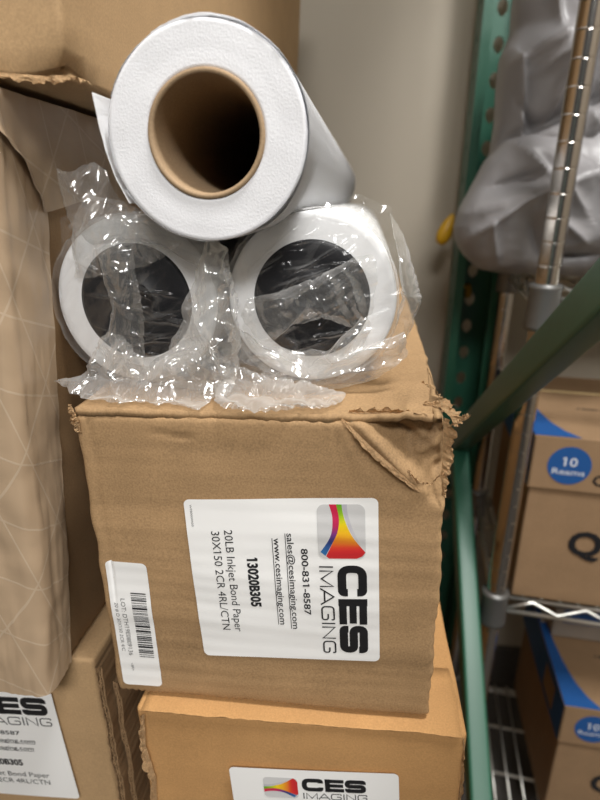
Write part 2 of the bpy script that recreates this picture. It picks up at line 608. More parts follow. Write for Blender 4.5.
def shipping_label(parent, surf, what, k=1.0, off=(0.0, 0.0)):
    def pr(bm):
        for v in bm.verts:
            v.co = Vector((off[0] + k * v.co.x, off[1] + k * v.co.y, v.co.z))
        return surf.put(bm, 0.0008)
    lb = part('shipping_label', surf.put(sticker(110, 108.5, 3.5), 0.0006), M['label'], parent, what, True)
    part('logo', pr(logo_bm()), M['print'], lb, 'rainbow funnel emblem on a pale grey tile')
    big = []
    for ch, u, w in (('C', 41.8, 20.8), ('E', 64.4, 18.2), ('S', 83.6, 20.2)):
        big += glyph(ch, u, 85.2, w, 16.6, 4.9)
    part('brand_lettering', pr(merge(*big)), M['ink'], lb, 'heavy wide black letters')
    thin = []
    for ch, u, w in (('I', 42.4, 1), ('M', 45.2, 11.2), ('A', 57.4, 11), ('G', 69.4, 10.4), ('I', 81.6, 1), ('N', 84.4, 9.2), ('G', 95.2, 9.4)):
        thin += glyph(ch, u, 75.0, w, 7.9, 0.95)
    part('name_lettering', pr(merge(*thin)), M['ink'], lb, 'thin wide black letters')
    part('phone_number', pr(fit_text('800-831-8587', 31.1, 76.2, 65.2, 3.9, 0.016)), M['ink'], lb)
    part('mail_address', pr(merge(fit_text('sales@cesimaging.com', 21.3, 86.7, 57.6, 3.9, 0.009), rect2(21.3, 86.7, 56.5, 56.9, 20))), M['ink'], lb)
    part('web_address', pr(merge(fit_text('www.cesimaging.com', 24.4, 83.8, 50.0, 3.9, 0.009), rect2(24.4, 83.8, 48.9, 49.3, 20))), M['ink'], lb)
    part('item_number', pr(fit_text('13020B305', 37.2, 71.2, 33.8, 6.0, 0.042)), M['ink'], lb, 'narrow heavy black number')
    part('description_text', pr(merge(fit_text('20LB Inkjet Bond Paper', 19.1, 90.1, 21.9, 5.0), fit_text('30X150 2CR 4RL/CTN', 20.0, 89.1, 14.3, 5.0))), M['ink'], lb)
    part('form_number', pr(fit_text('WFB0004430', 3.2, 17.0, 3.3, 1.3)), M['ink_grey'], lb, 'tiny grey print')
    return lb

# ================================================================== SETTING
WALL_Y = 0.86
FLOOR = -0.80
CEIL = 1.95
structure('wall_back', bevel_box(-2.2, 2.6, WALL_Y, WALL_Y + 0.1, FLOOR, CEIL, 0), M['wall'])
structure('floor', bevel_box(-2.2, 2.6, -2.6, WALL_Y + 0.1, FLOOR - 0.1, FLOOR, 0), M['floor'])
structure('wall_right', bevel_box(1.6, 1.7, -2.6, WALL_Y, FLOOR, CEIL, 0), M['wall'])
structure('wall_left', bevel_box(-1.5, -1.4, -2.6, WALL_Y, FLOOR, CEIL, 0), M['wall'])
structure('ceiling', bevel_box(-1.5, 1.7, -2.6, WALL_Y + 0.1, CEIL, CEIL + 0.1, 0), M['wall'])
structure('baseboard_back', bevel_box(-1.4, 1.6, WALL_Y - 0.012, WALL_Y, FLOOR, FLOOR + 0.1, 0.003), M['floor'])

# ============================================================ MAIN CARTON
TILT = -0.0317
BW, BD, BH = 0.2005, 0.79, 0.2
RES_R = 0.0022

def front_y(x, z):
    """how far the front panel of the worn carton stands out (y, negative = towards the viewer)"""
    y = 0.0009 * pn(x, 0, z, 14, 3) + 0.0006 * pn(x * 0.25, 0, z, 70, 5)
    y += (0.00004 + 0.00008 * pn(x, 0, z, 12, 31)) * math.sin(z * 2 * PI / 0.0092 + 2.2 * pn(x * 0.4, 0, z, 26, 30))
    # swollen middle
    y -= 0.0022 * math.sin(PI * min(1, max(0, x / BW))) * math.sin(PI * min(1, max(0, z / BH)))
    # vertical score near the left edge
    d = abs(x - (0.0085 + 0.0012 * pn(0, 0, z, 40, 2)))
    y += 0.0012 * math.exp(-(d / 0.0009) ** 2) * sstep(0.06, 0.10, z)
    # small horizontal rip under the top edge
    d, s, t = seg_dist(x, z, (0.0400, 0.1868), (0.069, 0.1846))
    y += 0.0022 * math.exp(-(d / 0.0010) ** 2) * math.sin(PI * t) * (1 if s > 0 else 0.6)
    # crushed top right corner: raised fold, then the panel sinks behind it
    a, b = (0.150, 0.2005), (0.187, 0.160)
    d, s, t = seg_dist(x, z, a, b)
    y -= 0.0034 * math.exp(-(d / 0.0026) ** 2) * (0.4 + 0.6 * math.sin(PI * t))
    if s < 0:
        k = sstep(0.0, 0.012, d) * sstep(0.150, 0.168, z + 0.35 * (x - 0.187))
        y += k * (0.0075 + 0.0062 * ridge(x, 0, z, 65, 9) + 0.0026 * ridge(x, 0, z, 170, 4))
    # broken crease running from the corner down to the edge
    for p, q, amp in (((0.170, 0.192), (0.190, 0.181), .003), ((0.190, 0.181), (0.199, 0.195), .003), ((0.187, 0.160), (0.2, 0.168), .0025), ((0.180, 0.175), (0.196, 0.172), .002)):
        d, s, t = seg_dist(x, z, p, q)
        y += amp * math.exp(-(d / 0.0016) ** 2)
    return y

def carton_mesh_main():
    verts, faces = round_box(BW, BD, BH - 0.004, 92, 26, 92, 0.003)
    out = []
    for p in verts:
        x, y, z = p
        f = 1 - sstep(0.0, 0.03, y)
        q = Vector(p)
        q.y += f * front_y(x, z)
        # wavy right-hand edge
        if x > BW * 0.9:
            w = sstep(BW * 0.9, BW, x)
            q.x += w * ((0.0003 * math.sin(z * 560 + 5 * pn(0, y, z, 25, 1)) + 0.0006 * pn(0, y, z, 90, 3)) * (1 - sstep(0.0, 0.08, y)) + 0.0022 * pn(x, y, z, 30, 6))
            q.x += w * 0.0015; q.x -= w * 0.003 * sstep(0.165, 0.199, z) * (1 - sstep(0.02, 0.12, y)) * (0.6 + 0.6 * ridge(0, y, z, 60, 8))
        if x < BW * 0.06:
            q.x += 0.0014 * pn(x, y, z, 60, 12)
        # saw-toothed bottom edge
        if z < 0.004 and y < 0.02:
            q.z += 0.0006 * math.sin(x * 1500 + 3 * pn(x, 0, 0, 30, 8)) + 0.0008 * pn(x, 0, 0, 60, 2)
        out.append(q)
    return mesh_from(out, faces)

box = thing('cardboard_carton', 'worn kraft carton with crushed top right corner and sideways white label, under the paper rolls', 'box', (0, 0, 0), (0, TILT, 0), 'paper roll cartons')
part('carton_body', carton_mesh_main(), M['kraft'], box, None, True)

def flap_mesh(x0, x1, y0, y1, z0, th, seed, torn=0.0, nx=60, ny=30, swell=0.0):
    """sheet of board with ragged front edge, as a closed slab"""
    verts, faces = [], []
    for lvl in (0, 1):
        for j in range(ny + 1):
            tj = (j / ny) ** 2
            for i in range(nx + 1):
                x = x0 + (x1 - x0) * i / nx
                y = y0 + (y1 - y0) * tj
                e = 1 - sstep(0, 0.012, y - y0)
                rag = e * (0.0009 * pn(x, 0, lvl, 160, seed) + 0.0006 * pn(x, 0, lvl, 420, seed))
                cr = sstep(0.150, 0.2, x) * (1 - sstep(0.0, 0.10, y)) * torn
                z = z0 + lvl * th + 0.0008 * pn(x, y, 0, 25, seed) + e * 0.0006 * pn(x, 0, 0, 90, seed + 1) + swell * sstep(0.01, 0.05, y)
                z += cr * (0.004 * ridge(x, y, 0, 55, seed) + 0.002 * ridge(x, y, 0, 150, seed))
                xx = x
                if i == nx:
                    xx += 0.003 * pn(0, y, 0, 90, seed) - cr * 0.006
                verts.append((xx, y + rag + cr * 0.006 * pn(x, y, 1, 60, seed), z))
    n = (nx + 1) * (ny + 1)
    for j in range(ny):
        for i in range(nx):
            a = j * (nx + 1) + i
            faces.append((a, a + nx + 1, a + nx + 2, a + 1))
            faces.append((n + a, n + a + 1, n + a + nx + 2, n + a + nx + 1))
    for i in range(nx):
        faces.append((i, i + 1, n + i + 1, n + i))
        k = ny * (nx + 1) + i
        faces.append((k, n + k, n + k + 1, k + 1))
    for j in range(ny):
        a, b = j * (nx + 1), (j + 1) * (nx + 1)
        faces.append((a, n + a, n + b, b))
        faces.append((a + nx, b + nx, n + b + nx, n + a + nx))
    bm = mesh_from(verts, faces)
    bmesh.ops.recalc_face_normals(bm, faces=bm.faces[:])
    return bm

part('top_flap', flap_mesh(0.001, 0.1985, 0.0005, 0.785, BH - 0.0047, 0.0042, 8, torn=1.0, nx=130, swell=0.002), M['kraft'], box, 'paler top flap with frayed corner', True)

def scrap(path, width, seed, th=0.0012, n=44, rough=1.0):
    """ragged sliver of torn board following a path; path: (point, side direction)"""
    P = [Vector(p) for p, _ in path]
    D = [Vector(d) for _, d in path]
    m = len(P) - 1
    verts, faces = [], []
    K = 5
    for i in range(n + 1):
        t = i / n * m
        k = min(int(t), m - 1); q = t - k
        c = P[k].lerp(P[k + 1], q)
        d = D[k].lerp(D[k + 1], q)
        tap = math.sin(PI * min(1, max(0.0, 0.06 + 0.88 * i / n))) ** 0.5
        for j in range(K + 1):
            s = j / K
            w = width * tap * (s + s * 0.45 * rough * pn(i * 0.35, s, seed, 1.0, seed) + s * 0.10 * rough * pn(i * 1.3, s, 4, 1.0, seed))
            v = c + d * w
            v += Vector((pn(i * .5, s * 2, 0, 1, seed), pn(i * .5, s * 2, 5, 1, seed), pn(i * .5, s * 2, 9, 1, seed))) * 0.0016 * rough * (0.3 + s)
            verts.append(v)
    for i in range(n):
        for j in range(K):
            a = i * (K + 1) + j
            faces.append((a, a + 1, a + K + 2, a + K + 1))
    bm = mesh_from(verts, faces)
    bmesh.ops.solidify(bm, geom=bm.faces[:], thickness=th)
    return bm

torn = [
    (((0.1975, 0.002, 0.198), (1, -.2, .1)), ((0.1985, 0.002, 0.19), (1, -.3, 0)), ((0.1985, 0.002, 0.178), (1, -.2, -.2)), ((0.1985, 0.001, 0.166), (.8, -.3, 0)), ((0.1995, 0, 0.155), (.5, -.3, 0))),
    (((0.188, 0.012, 0.2015), (.6, 0, .8)), ((0.196, 0.006, 0.203), (.8, 0, .7)), ((0.2005, 0.0, 0.2), (1, -.2, .4)), ((0.203, -0.003, 0.196), (1, -.2, -.1))),
    (((0.186, 0.05, 0.2), (.5, .2, .9)), ((0.192, 0.035, 0.201), (.6, 0, .8)), ((0.196, 0.02, 0.2), (.8, 0, .6)), ((0.198, 0.008, 0.199), (.8, -.1, .5))),
    (((0.150, 0.004, 0.1995), (0, -.5, .8)), ((0.162, 0.003, 0.2), (.1, -.5, .9)), ((0.176, 0.003, 0.2005), (.1, -.6, .8)), ((0.19, 0.002, 0.199), (.1, -.8, .5))),
    (((0.199, 0.0, 0.194), (1, -.1, .5)), ((0.2045, -0.001, 0.197), (.5, 0, .9)), ((0.2095, -0.001, 0.1995), (.3, 0, 1))),
    (((0.147, -0.0022, 0.1985), (-.6, -.2, -.5)), ((0.160, -0.0048, 0.186), (-.7, -.3, -.5)), ((0.174, -0.0052, 0.173), (-.7, -.3, -.5)), ((0.188, -0.0030, 0.159), (-.6, -.2, -.5))),
    (((0.181, -0.001, 0.170), (.5, -.8, .2)), ((0.186, -0.002, 0.163), (.6, -.7, .3)), ((0.193, -0.001, 0.162), (.3, -.6, .7)), ((0.199, 0.0, 0.168), (.1, -.5, .9))),
]
for i, pth in enumerate(torn):
    part('torn_board', scrap(pth, (0.0055, 0.005, 0.005, 0.003, 0.004, 0.0035, 0.0022)[i], i + 2, rough=0.3 if i == 5 else 0.8), M['kraft_torn'], box, 'frayed torn board at the crushed corner' if i == 0 else None, False)

def left_scrap(px, pz):
    return scrap((((px, -0.001, pz), (-.8, -.3, .4)), ((px + .003, -0.002, pz - .008), (-1, -.2, 0)), ((px + .003, -.001, pz - .016), (-.8, -.2, 0))), 0.004, 17)
part('torn_board', left_scrap(0.0005, 0.2015), M['kraft_torn'], box, None, False)

def world_to_box(x, z):
    c, s = math.cos(-TILT), math.sin(-TILT)
    return (x * c + z * s, -x * s + z * c)

# main label reads downwards: u runs down the carton, v to the right
o_ = world_to_box(0.0532, 0.1489)
e_u = world_to_box(0.0532 + 0.0072 * 1.0, 0.1489 - 0.1100)
e_v = world_to_box(0.0532 + 0.1066, 0.1489 + 0.0092)
du = ((e_u[0] - o_[0]) / 110, (e_u[1] - o_[1]) / 110)
dv = ((e_v[0] - o_[0]) / 107, (e_v[1] - o_[1]) / 107)
shipping_label(box, Surface(o_, du, dv, front_y), 'large white label turned sideways')

# lot sticker
o_ = world_to_box(0.0016, 0.1026)
e_u = world_to_box(0.0042, 0.0072)
e_v = world_to_box(0.0279, 0.1037)
du = ((e_u[0] - o_[0]) / 95.4, (e_u[1] - o_[1]) / 95.4)
dv = ((e_v[0] - o_[0]) / 26.3, (e_v[1] - o_[1]) / 26.3)
sf = Surface(o_, du, dv, front_y)
lot = part('lot_sticker', sf.put(sticker(95.4, 26.3, 3.2, 44), 0.0006), M['label'], box, 'small white barcode sticker', True)
bars = []
rb = random.Random(5)
u = 21.5
while u < 71.0:
    w = rb.choice((0.45, 0.5, 0.9, 1.5))
    bars.append(rect2(u, min(u + w, 71.5), 13.9, 23.6))
    u += w + rb.choice((0.4, 0.5, 0.9, 1.1))
part('barcode', sf.put(merge(*bars), 0.0008), M['ink'], lot)
part('lot_text', sf.put(merge(fit_text('LOT: DTH19E0809136', 26.4, 70.7, 6.9, 3.0), fit_text('20 # D 30X150 2CR 4/C', 29.6, 67.5, 2.7, 2.3), fit_text('<BR>', 77, 83.5, 7.2, 1.8)), 0.0008), M['ink_grey'], lot)

# ======================================================= LOWER CENTRE CARTON
def soft_carton(W, D, H, seed, amp=0.0016, nx=40, ny=20, nz=40, r=0.003, bulge=0.002):
    verts, faces = round_box(W, D, H, nx, ny, nz, r)
    out = []
    for p in verts:
        x, y, z = p
        q = Vector(p)
        n = Vector((pn(x, y, z, 16, seed), pn(x, y, z, 16, seed + 5), pn(x, y, z, 16, seed + 9)))
        q += n * amp
        if y < 0.02:
            q.y -= bulge * math.sin(PI * x / W) * math.sin(PI * z / H)
        out.append(q)
    return mesh_from(out, faces)

low = thing('cardboard_carton', 'warm brown carton at bottom centre with upright label, carrying the worn carton', 'box', (0.0205, -0.0085, -0.2025), (0, math.radians(-1.6), math.radians(0.8)), 'paper roll cartons')
part('carton_body', soft_carton(0.2090, 0.79, 0.199, 21), M['kraft_orange'], low, None, True)
def low_front(x, z): return -0.0022 - 0.002 * math.sin(PI * min(1, max(0, x / 0.2090))) * math.sin(PI * min(1, max(0, z / 0.2)))
def low_local(x, z):
    c, s = math.cos(math.radians(1.6)), math.sin(math.radians(1.6))
    x -= 0.0205; z += 0.2025
    return (x * c + z * s, -x * s + z * c)
o_ = low_local(0.0852, -0.1500)
a_ = low_local(0.0852 + 0.1093, -0.1500 + 0.0097)
b_ = low_local(0.0756, -0.0420)
shipping_label(low, Surface(o_, ((a_[0] - o_[0]) / 110, (a_[1] - o_[1]) / 110), ((b_[0] - o_[0]) / 108.5, (b_[1] - o_[1]) / 108.5), low_front), 'white label the right way up', 0.67, (19.5, 33.6))
# packing tape over the top edge, frayed bits at the corners
part('packing_tape', flap_mesh(0.004, 0.2055, -0.0025, 0.05, 0.1995, 0.0007, 31, nx=40, ny=10), M['kraft_orange'], low, None, True)
part('torn_board', scrap((((0.006, -0.002, 0.197), (-.5, -.8, .2)), ((0.0045, -0.003, 0.17), (-.8, -.4, 0)), ((0.008, -0.002, 0.14), (-.6, -.6, 0)), ((0.005, -0.002, 0.10), (-.6, -.6, 0)), ((0.003, -.002, 0.03), (-.5, -.6, 0))), 0.006, 41), M['kraft_torn'], low, None, False)
part('torn_board', scrap((((0.2070, 0.001, 0.196), (.6, -.6, .2)), ((0.2085, 0.0, 0.15), (.6, -.6, 0)), ((0.2080, 0.0, 0.06), (.6, -.6, 0))), 0.003, 44), M['kraft_torn'], low, None, False)

# ========================================================= LOWER LEFT CARTON
ll = thing('cardboard_carton', 'pale brown carton at bottom left, its white label partly covered by the tall taped carton', 'box', (-0.2195, 0.0225, -0.2005), (0, math.radians(-2.2), math.radians(-0.5)), 'paper roll cartons')
part('carton_body', soft_carton(0.199, 0.79, 0.194, 33), M['kraft_pale'], ll, None, True)
def ll_front(x, z): return -0.0026 - 0.002 * math.sin(PI * min(1, max(0, x / 0.199))) * math.sin(PI * min(1, max(0, z / 0.194)))
def ll_local(x, z):
    c, s = math.cos(math.radians(2.2)), math.sin(math.radians(2.2))
    x += 0.2195; z += 0.2005
    return (x * c + z * s, -x * s + z * c)
r0 = Vector((-0.0630, -0.0414)); dd = Vector((0.0086, -0.1034)).normalized(); ee = Vector((0.0, 0.0)); ee.x, ee.y = -dd.y, dd.x
tr = r0 + Vector((0.002, 0)) - dd * 0.0137          # top right corner, hidden under the taped carton
bl = tr + dd * 0.1085 - ee * 0.110
br = tr + dd * 0.1085
tl = tr - ee * 0.110
o_, a_, b_ = ll_local(*bl), ll_local(*br), ll_local(*tl)
shipping_label(ll, Surface(o_, ((a_[0] - o_[0]) / 110, (a_[1] - o_[1]) / 110), ((b_[0] - o_[0]) / 108.5, (b_[1] - o_[1]) / 108.5), ll_front), 'white label cut off by the carton above')

def corrugated_edge(x, z0, z1, y, seed, w=0.0045):
    """upright cut edge of board: two liners and a wave between them"""
    bms = []
    n = 110
    def col(off, wid, wavy):
        verts, faces = [], []
        for i in range(n + 1):
            z = z0 + (z1 - z0) * i / n
            cx = x + off + 0.0016 * pn(0, 0, z, 40, seed) + (0.0007 * math.sin(i * 2.6) if wavy else 0.0005 * pn(0, 0, z, 200, seed + off * 1000))
            yy = y + 0.0012 * pn(1, 0, z, 120, seed + off * 900)
            for (a, b) in ((-wid / 2, 0), (wid / 2, 0), (wid / 2, 0.2), (-wid / 2, 0.2)):
                verts.append((cx + a, yy + b, z))
        for i in range(n):
            for k in range(4):
                k2 = (k + 1) % 4
                faces.append((4 * i + k, 4 * i + k2, 4 * i + 4 + k2, 4 * i + 4 + k))
        return mesh_from(verts, faces)
    bms = [col(0, 0.0010, False), col(w / 2, 0.0009, True), col(w, 0.0010, False)]
    bm = merge(*bms)
    bmesh.ops.recalc_face_normals(bm, faces=bm.faces[:])
    return bm
part('cut_board_edge', corrugated_edge(0.2005, 0.002, 0.190, -0.002, 3), M['flute_edge'], ll, 'corrugated cut edge', False)
part('cut_board_edge', corrugated_edge(0.2075, 0.002, 0.170, 0.006, 9, 0.0028), M['flute_edge'], ll, None, False)

# cartons further down the two stacks (below the picture, they carry the visible ones)
def under_carton(x, y, z, label, mat, seed):
    t = thing('cardboard_carton', label, 'box', (x, y, z), (0, 0, 0), 'paper roll cartons')
    part('carton_body', soft_carton(0.2, 0.79, 0.197, seed, 0.001, 10, 10, 10), mat, t, None, True)
for i, z in enumerate((-0.4015, -0.6, -0.7985)):
    h = ('first', 'second', 'third')[i]
    under_carton(0.0185, -0.008, z, 'plain warm brown carton, %s below the bottom centre carton' % h, M['kraft_orange'], 50 + i)
    under_carton(-0.219, 0.0225, z, 'plain pale brown carton, %s below the bottom left carton' % h, M['kraft_pale'], 60 + i)

# ========================================================== TALL LEFT CARTON
LEAN = math.radians(3.2)
LW, LD, LH = 0.20, 0.72, 0.3535
big = thing('taped_carton', 'tall brown carton on the left, corners wrapped in threaded paper tape', 'box', (-0.0425, -0.012, 0.002), (0, LEAN, math.radians(1.0)))
def left_disp(p, seed=4):
    return Vector((0.0016 * pn(*p, 12, seed) + 0.0006 * pn(p[0], p[1], p[2], 60, seed), 0.0016 * pn(*p, 12, seed + 3), 0.001 * pn(*p, 12, seed + 6)))
verts, faces = round_box(LW, LD, LH, 30, 50, 40, 0.006)
bm = mesh_from([Vector(p) + left_disp(p) + Vector((-LW, 0, 0)) for p in verts], faces)
part('carton_body', bm, M['kraft_dull'], big, None, True)

def wrap_tape(pts_fn, nu, nv, th=0.0006, lift=0.0009):
    verts, faces = [], []
    for i in range(nu + 1):
        for j in range(nv + 1):
            verts.append(pts_fn(i / nu, j / nv))
    for i in range(nu):
        for j in range(nv):
            a = i * (nv + 1) + j
            faces.append((a, a + 1, a + nv + 2, a + nv + 1))
    bm = mesh_from(verts, faces)
    bmesh.ops.recalc_face_normals(bm, faces=bm.faces[:])
    return bm

def around_edge(s, z, extra=0.0):
    """s<0: metres along the front panel left of the upright edge, s>0: metres back along the right panel"""
    r = 0.006
    if s < -r * 0.785:
        p = Vector((LW + s + r * 0.215 - r * 0.0, 0, z)); nrm = Vector((0, -1, 0))
        p.x = LW - r + (s + r * 0.785)
    elif s > r * 0.785:
        p = Vector((LW, r + (s - r * 0.785), z)); nrm = Vector((1, 0, 0))
    else:
        a = (s / (r * 0.785)) * PI / 4
        c = Vector((LW - r, r, z))
        ang = -PI / 4 + a
        p = c + Vector((math.cos(ang), math.sin(ang), 0)) * r
        nrm = Vector((math.cos(ang), math.sin(ang), 0))
    d = left_disp(p)
    wr = 0.0009 * ridge(s * 3, 0, z * 0.25, 60, 3) + 0.0006 * pn(s, 0, z, 70, 8)
    return p + d + nrm * (0.0017 + max(-0.0006, wr) + extra) + Vector((-LW, 0, 0))

def edge_tape(i, j):
    z = 0.001 + (LH - 0.002) * i
    s = -0.055 + (0.027 + 0.019 * i + 0.055) * j
    if j > 0.98: s += 0.0012 * pn(0, 0, z, 60, 3)
    return around_edge(s, z)
part('edge_tape', wrap_tape(edge_tape, 90, 44), M['tape'], big, 'wrinkled tape down the upright corner', True)

def seam_tape(i, j):
    # tongue of tape coming down the right panel from the top edge, its front end torn on a slant
    zt = LH - 0.0005 - 0.050 * i
    slope = 0.006 + 0.034 * sstep(0.1, 1.0, i) + 0.003 * pn(0, 0, i, 6, 5)
    s0 = -0.010 + slope
    s = s0 + (0.30 - s0) * j ** 1.6
    drop = 0.004 * pn(s, 0, 0, 30, 2) * (1 if i > .97 else 0) - (0.0035 * (1 - sstep(0, 0.03, s - s0)) if i > .97 else 0)
    curl = 0.0035 * (1 - sstep(0, 0.008, s - s0)) * sstep(0.15, 0.6, i)
    return around_edge(s, zt + drop, 0.0010 + curl)
part('seam_tape', wrap_tape(seam_tape, 30, 70), M['tape'], big, 'tape tongue with torn slanting end', True)

# ========================================================= UPPER LEFT CARTON
up = thing('cardboard_carton', 'plain brown carton at upper left on top of the taped carton', 'box', (-0.325, 0.0, 0.3715), (0, math.radians(2.6), math.radians(-1.0)))
verts, faces = round_box(0.34, 0.67, 0.30, 30, 40, 30, 0.003)
outv = []
for p in verts:
    q = Vector(p) + Vector((0.001 * pn(*p, 14, 71), 0.0012 * pn(*p, 14, 73), 0.0009 * pn(*p, 14, 75)))
    k = math.exp(-(((p.x - 0.34) / 0.010) ** 2 + (p.y / 0.012) ** 2 + (p.z / 0.008) ** 2))
    q += Vector((-0.004, 0.006, 0.005)) * k * (1 + pn(*p, 200, 2))
    if p.z < 0.003 and p.y < 0.01:
        q.z += 0.0009 * math.sin(p.x * 500) + 0.001 * pn(p.x, 0, 0, 60, 4)
    outv.append(q)
part('carton_body', mesh_from(outv, faces), M['kraft_pale'], up, None, True)
part('torn_board', scrap((((0.28, 0.001, 0.001), (0, -.7, -.5)), ((0.305, 0.000, 0.002), (0, -.6, -.6)), ((0.33, 0.0, 0.001), (.2, -.4, -.7)), ((0.339, 0.006, 0.003), (.7, 0, -.5)), ((0.34, 0.02, 0.003), (.6, 0, -.5))), 0.0045, 90), M['kraft_torn'], up, None, False)

# ================================================================ TOP ROLL
ROLL_L = 0.762
def paper_roll(R, Rc, wavy, seed):
    prof = [(Rc, 0.001), (Rc + 0.0008, 0.0), (R - 0.0012, 0.0), (R - 0.0014, 0.0005), (R - 0.0012, 0.002), (R - 0.0012, ROLL_L), (Rc, ROLL_L)]
    n = 120
    rings = []
    radial = [Rc + (R - 0.0012 - Rc) * k / 14 for k in range(15)]
    prof = [(Rc, 0.05), (Rc, 0.001)] + [(r, 0.0002 * pn(r, 0, 0, 150, seed)) for r in radial] + [(R - 0.0007, 0.0006), (R - 0.0006, 0.003), (R - 0.0006, ROLL_L * 0.5), (R - 0.0006, ROLL_L), (Rc, ROLL_L), (Rc, ROLL_L * 0.5)]
    bm = lathe(prof, n, 'Y', closed=True)
    for v in bm.verts:
        if math.hypot(v.co.x, v.co.z) > Rc + 0.004: v.co.z *= 0.998
        a = math.atan2(v.co.z, v.co.x)
        k = math.hypot(v.co.x, v.co.z) / R
        s = 1 + wavy * k * pn(math.cos(a), math.sin(a), 0, 1.6, seed)
        v.co.x *= s; v.co.z *= s
        if v.co.y < 0.002:
            v.co.y += 0.0003 * pn(v.co.x, 0, v.co.z, 60, seed)
    return bm

TR = 0.0466
roll = thing('paper_roll', 'unwrapped white paper roll on top of the pile, hollow brown core facing out', 'paper roll', (0.0741, 0.002, 0.3348))
part('paper', paper_roll(TR, 0.0272, 0.006, 2), [M['paper_end']], roll, None, True)
core = lathe([(0.0245, 0.0018), (0.0250, 0.0), (0.0268, 0.0), (0.0272, 0.0012), (0.0272, ROLL_L), (0.0245, ROLL_L), (0.0245, ROLL_L * .6), (0.0245, ROLL_L * .3), (0.0245, 0.05)], 96, 'Y', closed=True)
for v in core.verts:
    if v.co.y < 0.01:
        v.co.y -= 0.0012 + 0.0003 * pn(v.co.x, 0, v.co.z, 90, 3)
part('core', core, M['core'], roll, 'brown cardboard tube', True)

def outer_wrap(a0, a1, y0, off, seed, peel=0.0, n=110, length=None):
    """loose outer turn of paper; a0..a1 angle, growing away from the roll"""
    L = length or ROLL_L
    verts, faces = [], []
    ys = [0, 0.004, 0.02, 0.1, 0.3, L]
    for i in range(n + 1):
        t = i / n
        a = a0 + (a1 - a0) * t
        for k, yy in enumerate(ys):
            r = TR + off + 0.0004 * math.sin(t * 9 + seed) + peel * max(0, t - 0.75) ** 2 * 16
            r += 0.0005 * pn(math.cos(a), math.sin(a), 0, 3, seed)
            y = y0 + yy + (0.0012 * pn(t * 14, 0, 0, 1, seed) + 0.0006 * pn(t * 50, 0, 0, 1, seed) if k == 0 else 0)
            verts.append((r * math.cos(a), y, r * math.sin(a)))
    m = len(ys)
    for i in range(n):
        for k in range(m - 1):
            faces.append((i * m + k, (i + 1) * m + k, (i + 1) * m + k + 1, i * m + k + 1))
    bm = mesh_from(verts, faces)
    bmesh.ops.solidify(bm, geom=bm.faces[:], thickness=-0.00035)
    return bm
part('outer_sheet', outer_wrap(math.radians(-150), math.radians(205), 0.0002, -0.0007, 1), M['paper'], roll, None, False)
part('outer_sheet', outer_wrap(math.radians(-70), math.radians(160), 0.0006, -0.0001, 4), M['paper'], roll, None, False)
part('outer_sheet', outer_wrap(math.radians(-60), math.radians(120), 0.0012, 0.0004, 7), M['paper'], roll, None, False)
# loose tail standing off on the left
verts, faces = [], []
ctrl = [(-0.0385, -0.0295), (-0.0440, -0.0190), (-0.0478, -0.0070), (-0.0500, 0.0050), (-0.0513, 0.0150), (-0.0516, 0.0175)]
NT = 30
for i in range(NT + 1):
    t = i / NT * (len(ctrl) - 1)
    k = min(int(t), len(ctrl) - 2); q = t - k
    x = ctrl[k][0] * (1 - q) + ctrl[k + 1][0] * q
    z = ctrl[k][1] * (1 - q) + ctrl[k + 1][1] * q
    for yy in (-0.001, 0.02, 0.1, 0.3, ROLL_L - 0.01):
        verts.append((x, yy + 0.0004 * pn(i * .4, 0, 0, 1, 5), z))
for i in range(NT):
    for k in range(4):
        faces.append((i * 5 + k, (i + 1) * 5 + k, (i + 1) * 5 + k + 1, i * 5 + k + 1))
bm = mesh_from(verts, faces)
bmesh.ops.solidify(bm, geom=bm.faces[:], thickness=0.00025)
part('loose_tail', bm, M['paper'], roll, 'free end of the paper standing off the left side', True)

# ============================================================ BAGGED ROLLS
def crumple(x, z, seed, amp, sc):
    """long straight creases in two directions over a coarse swell"""
    t = 0.0
    for k, (ang, w, f, st) in enumerate(((0.5 + seed * 0.37, 0.5, 1.0, 0.45), (1.9 + seed * 0.53, 0.34, 1.9, 0.35), (2.7 + seed * 0.21, 0.15, 3.4, 0.22), (0.9 + seed * 0.11, 0.05, 6.0, 0.2))):
        c, s_ = math.cos(ang), math.sin(ang)
        a = (x * c + z * s_) * sc * f
        b = (-x * s_ + z * c) * sc * f * st
        t += w * (1.0 - 2.2 * abs(pn(a, 0.7 * k, b, 1.0, seed + k)))
    return amp * t

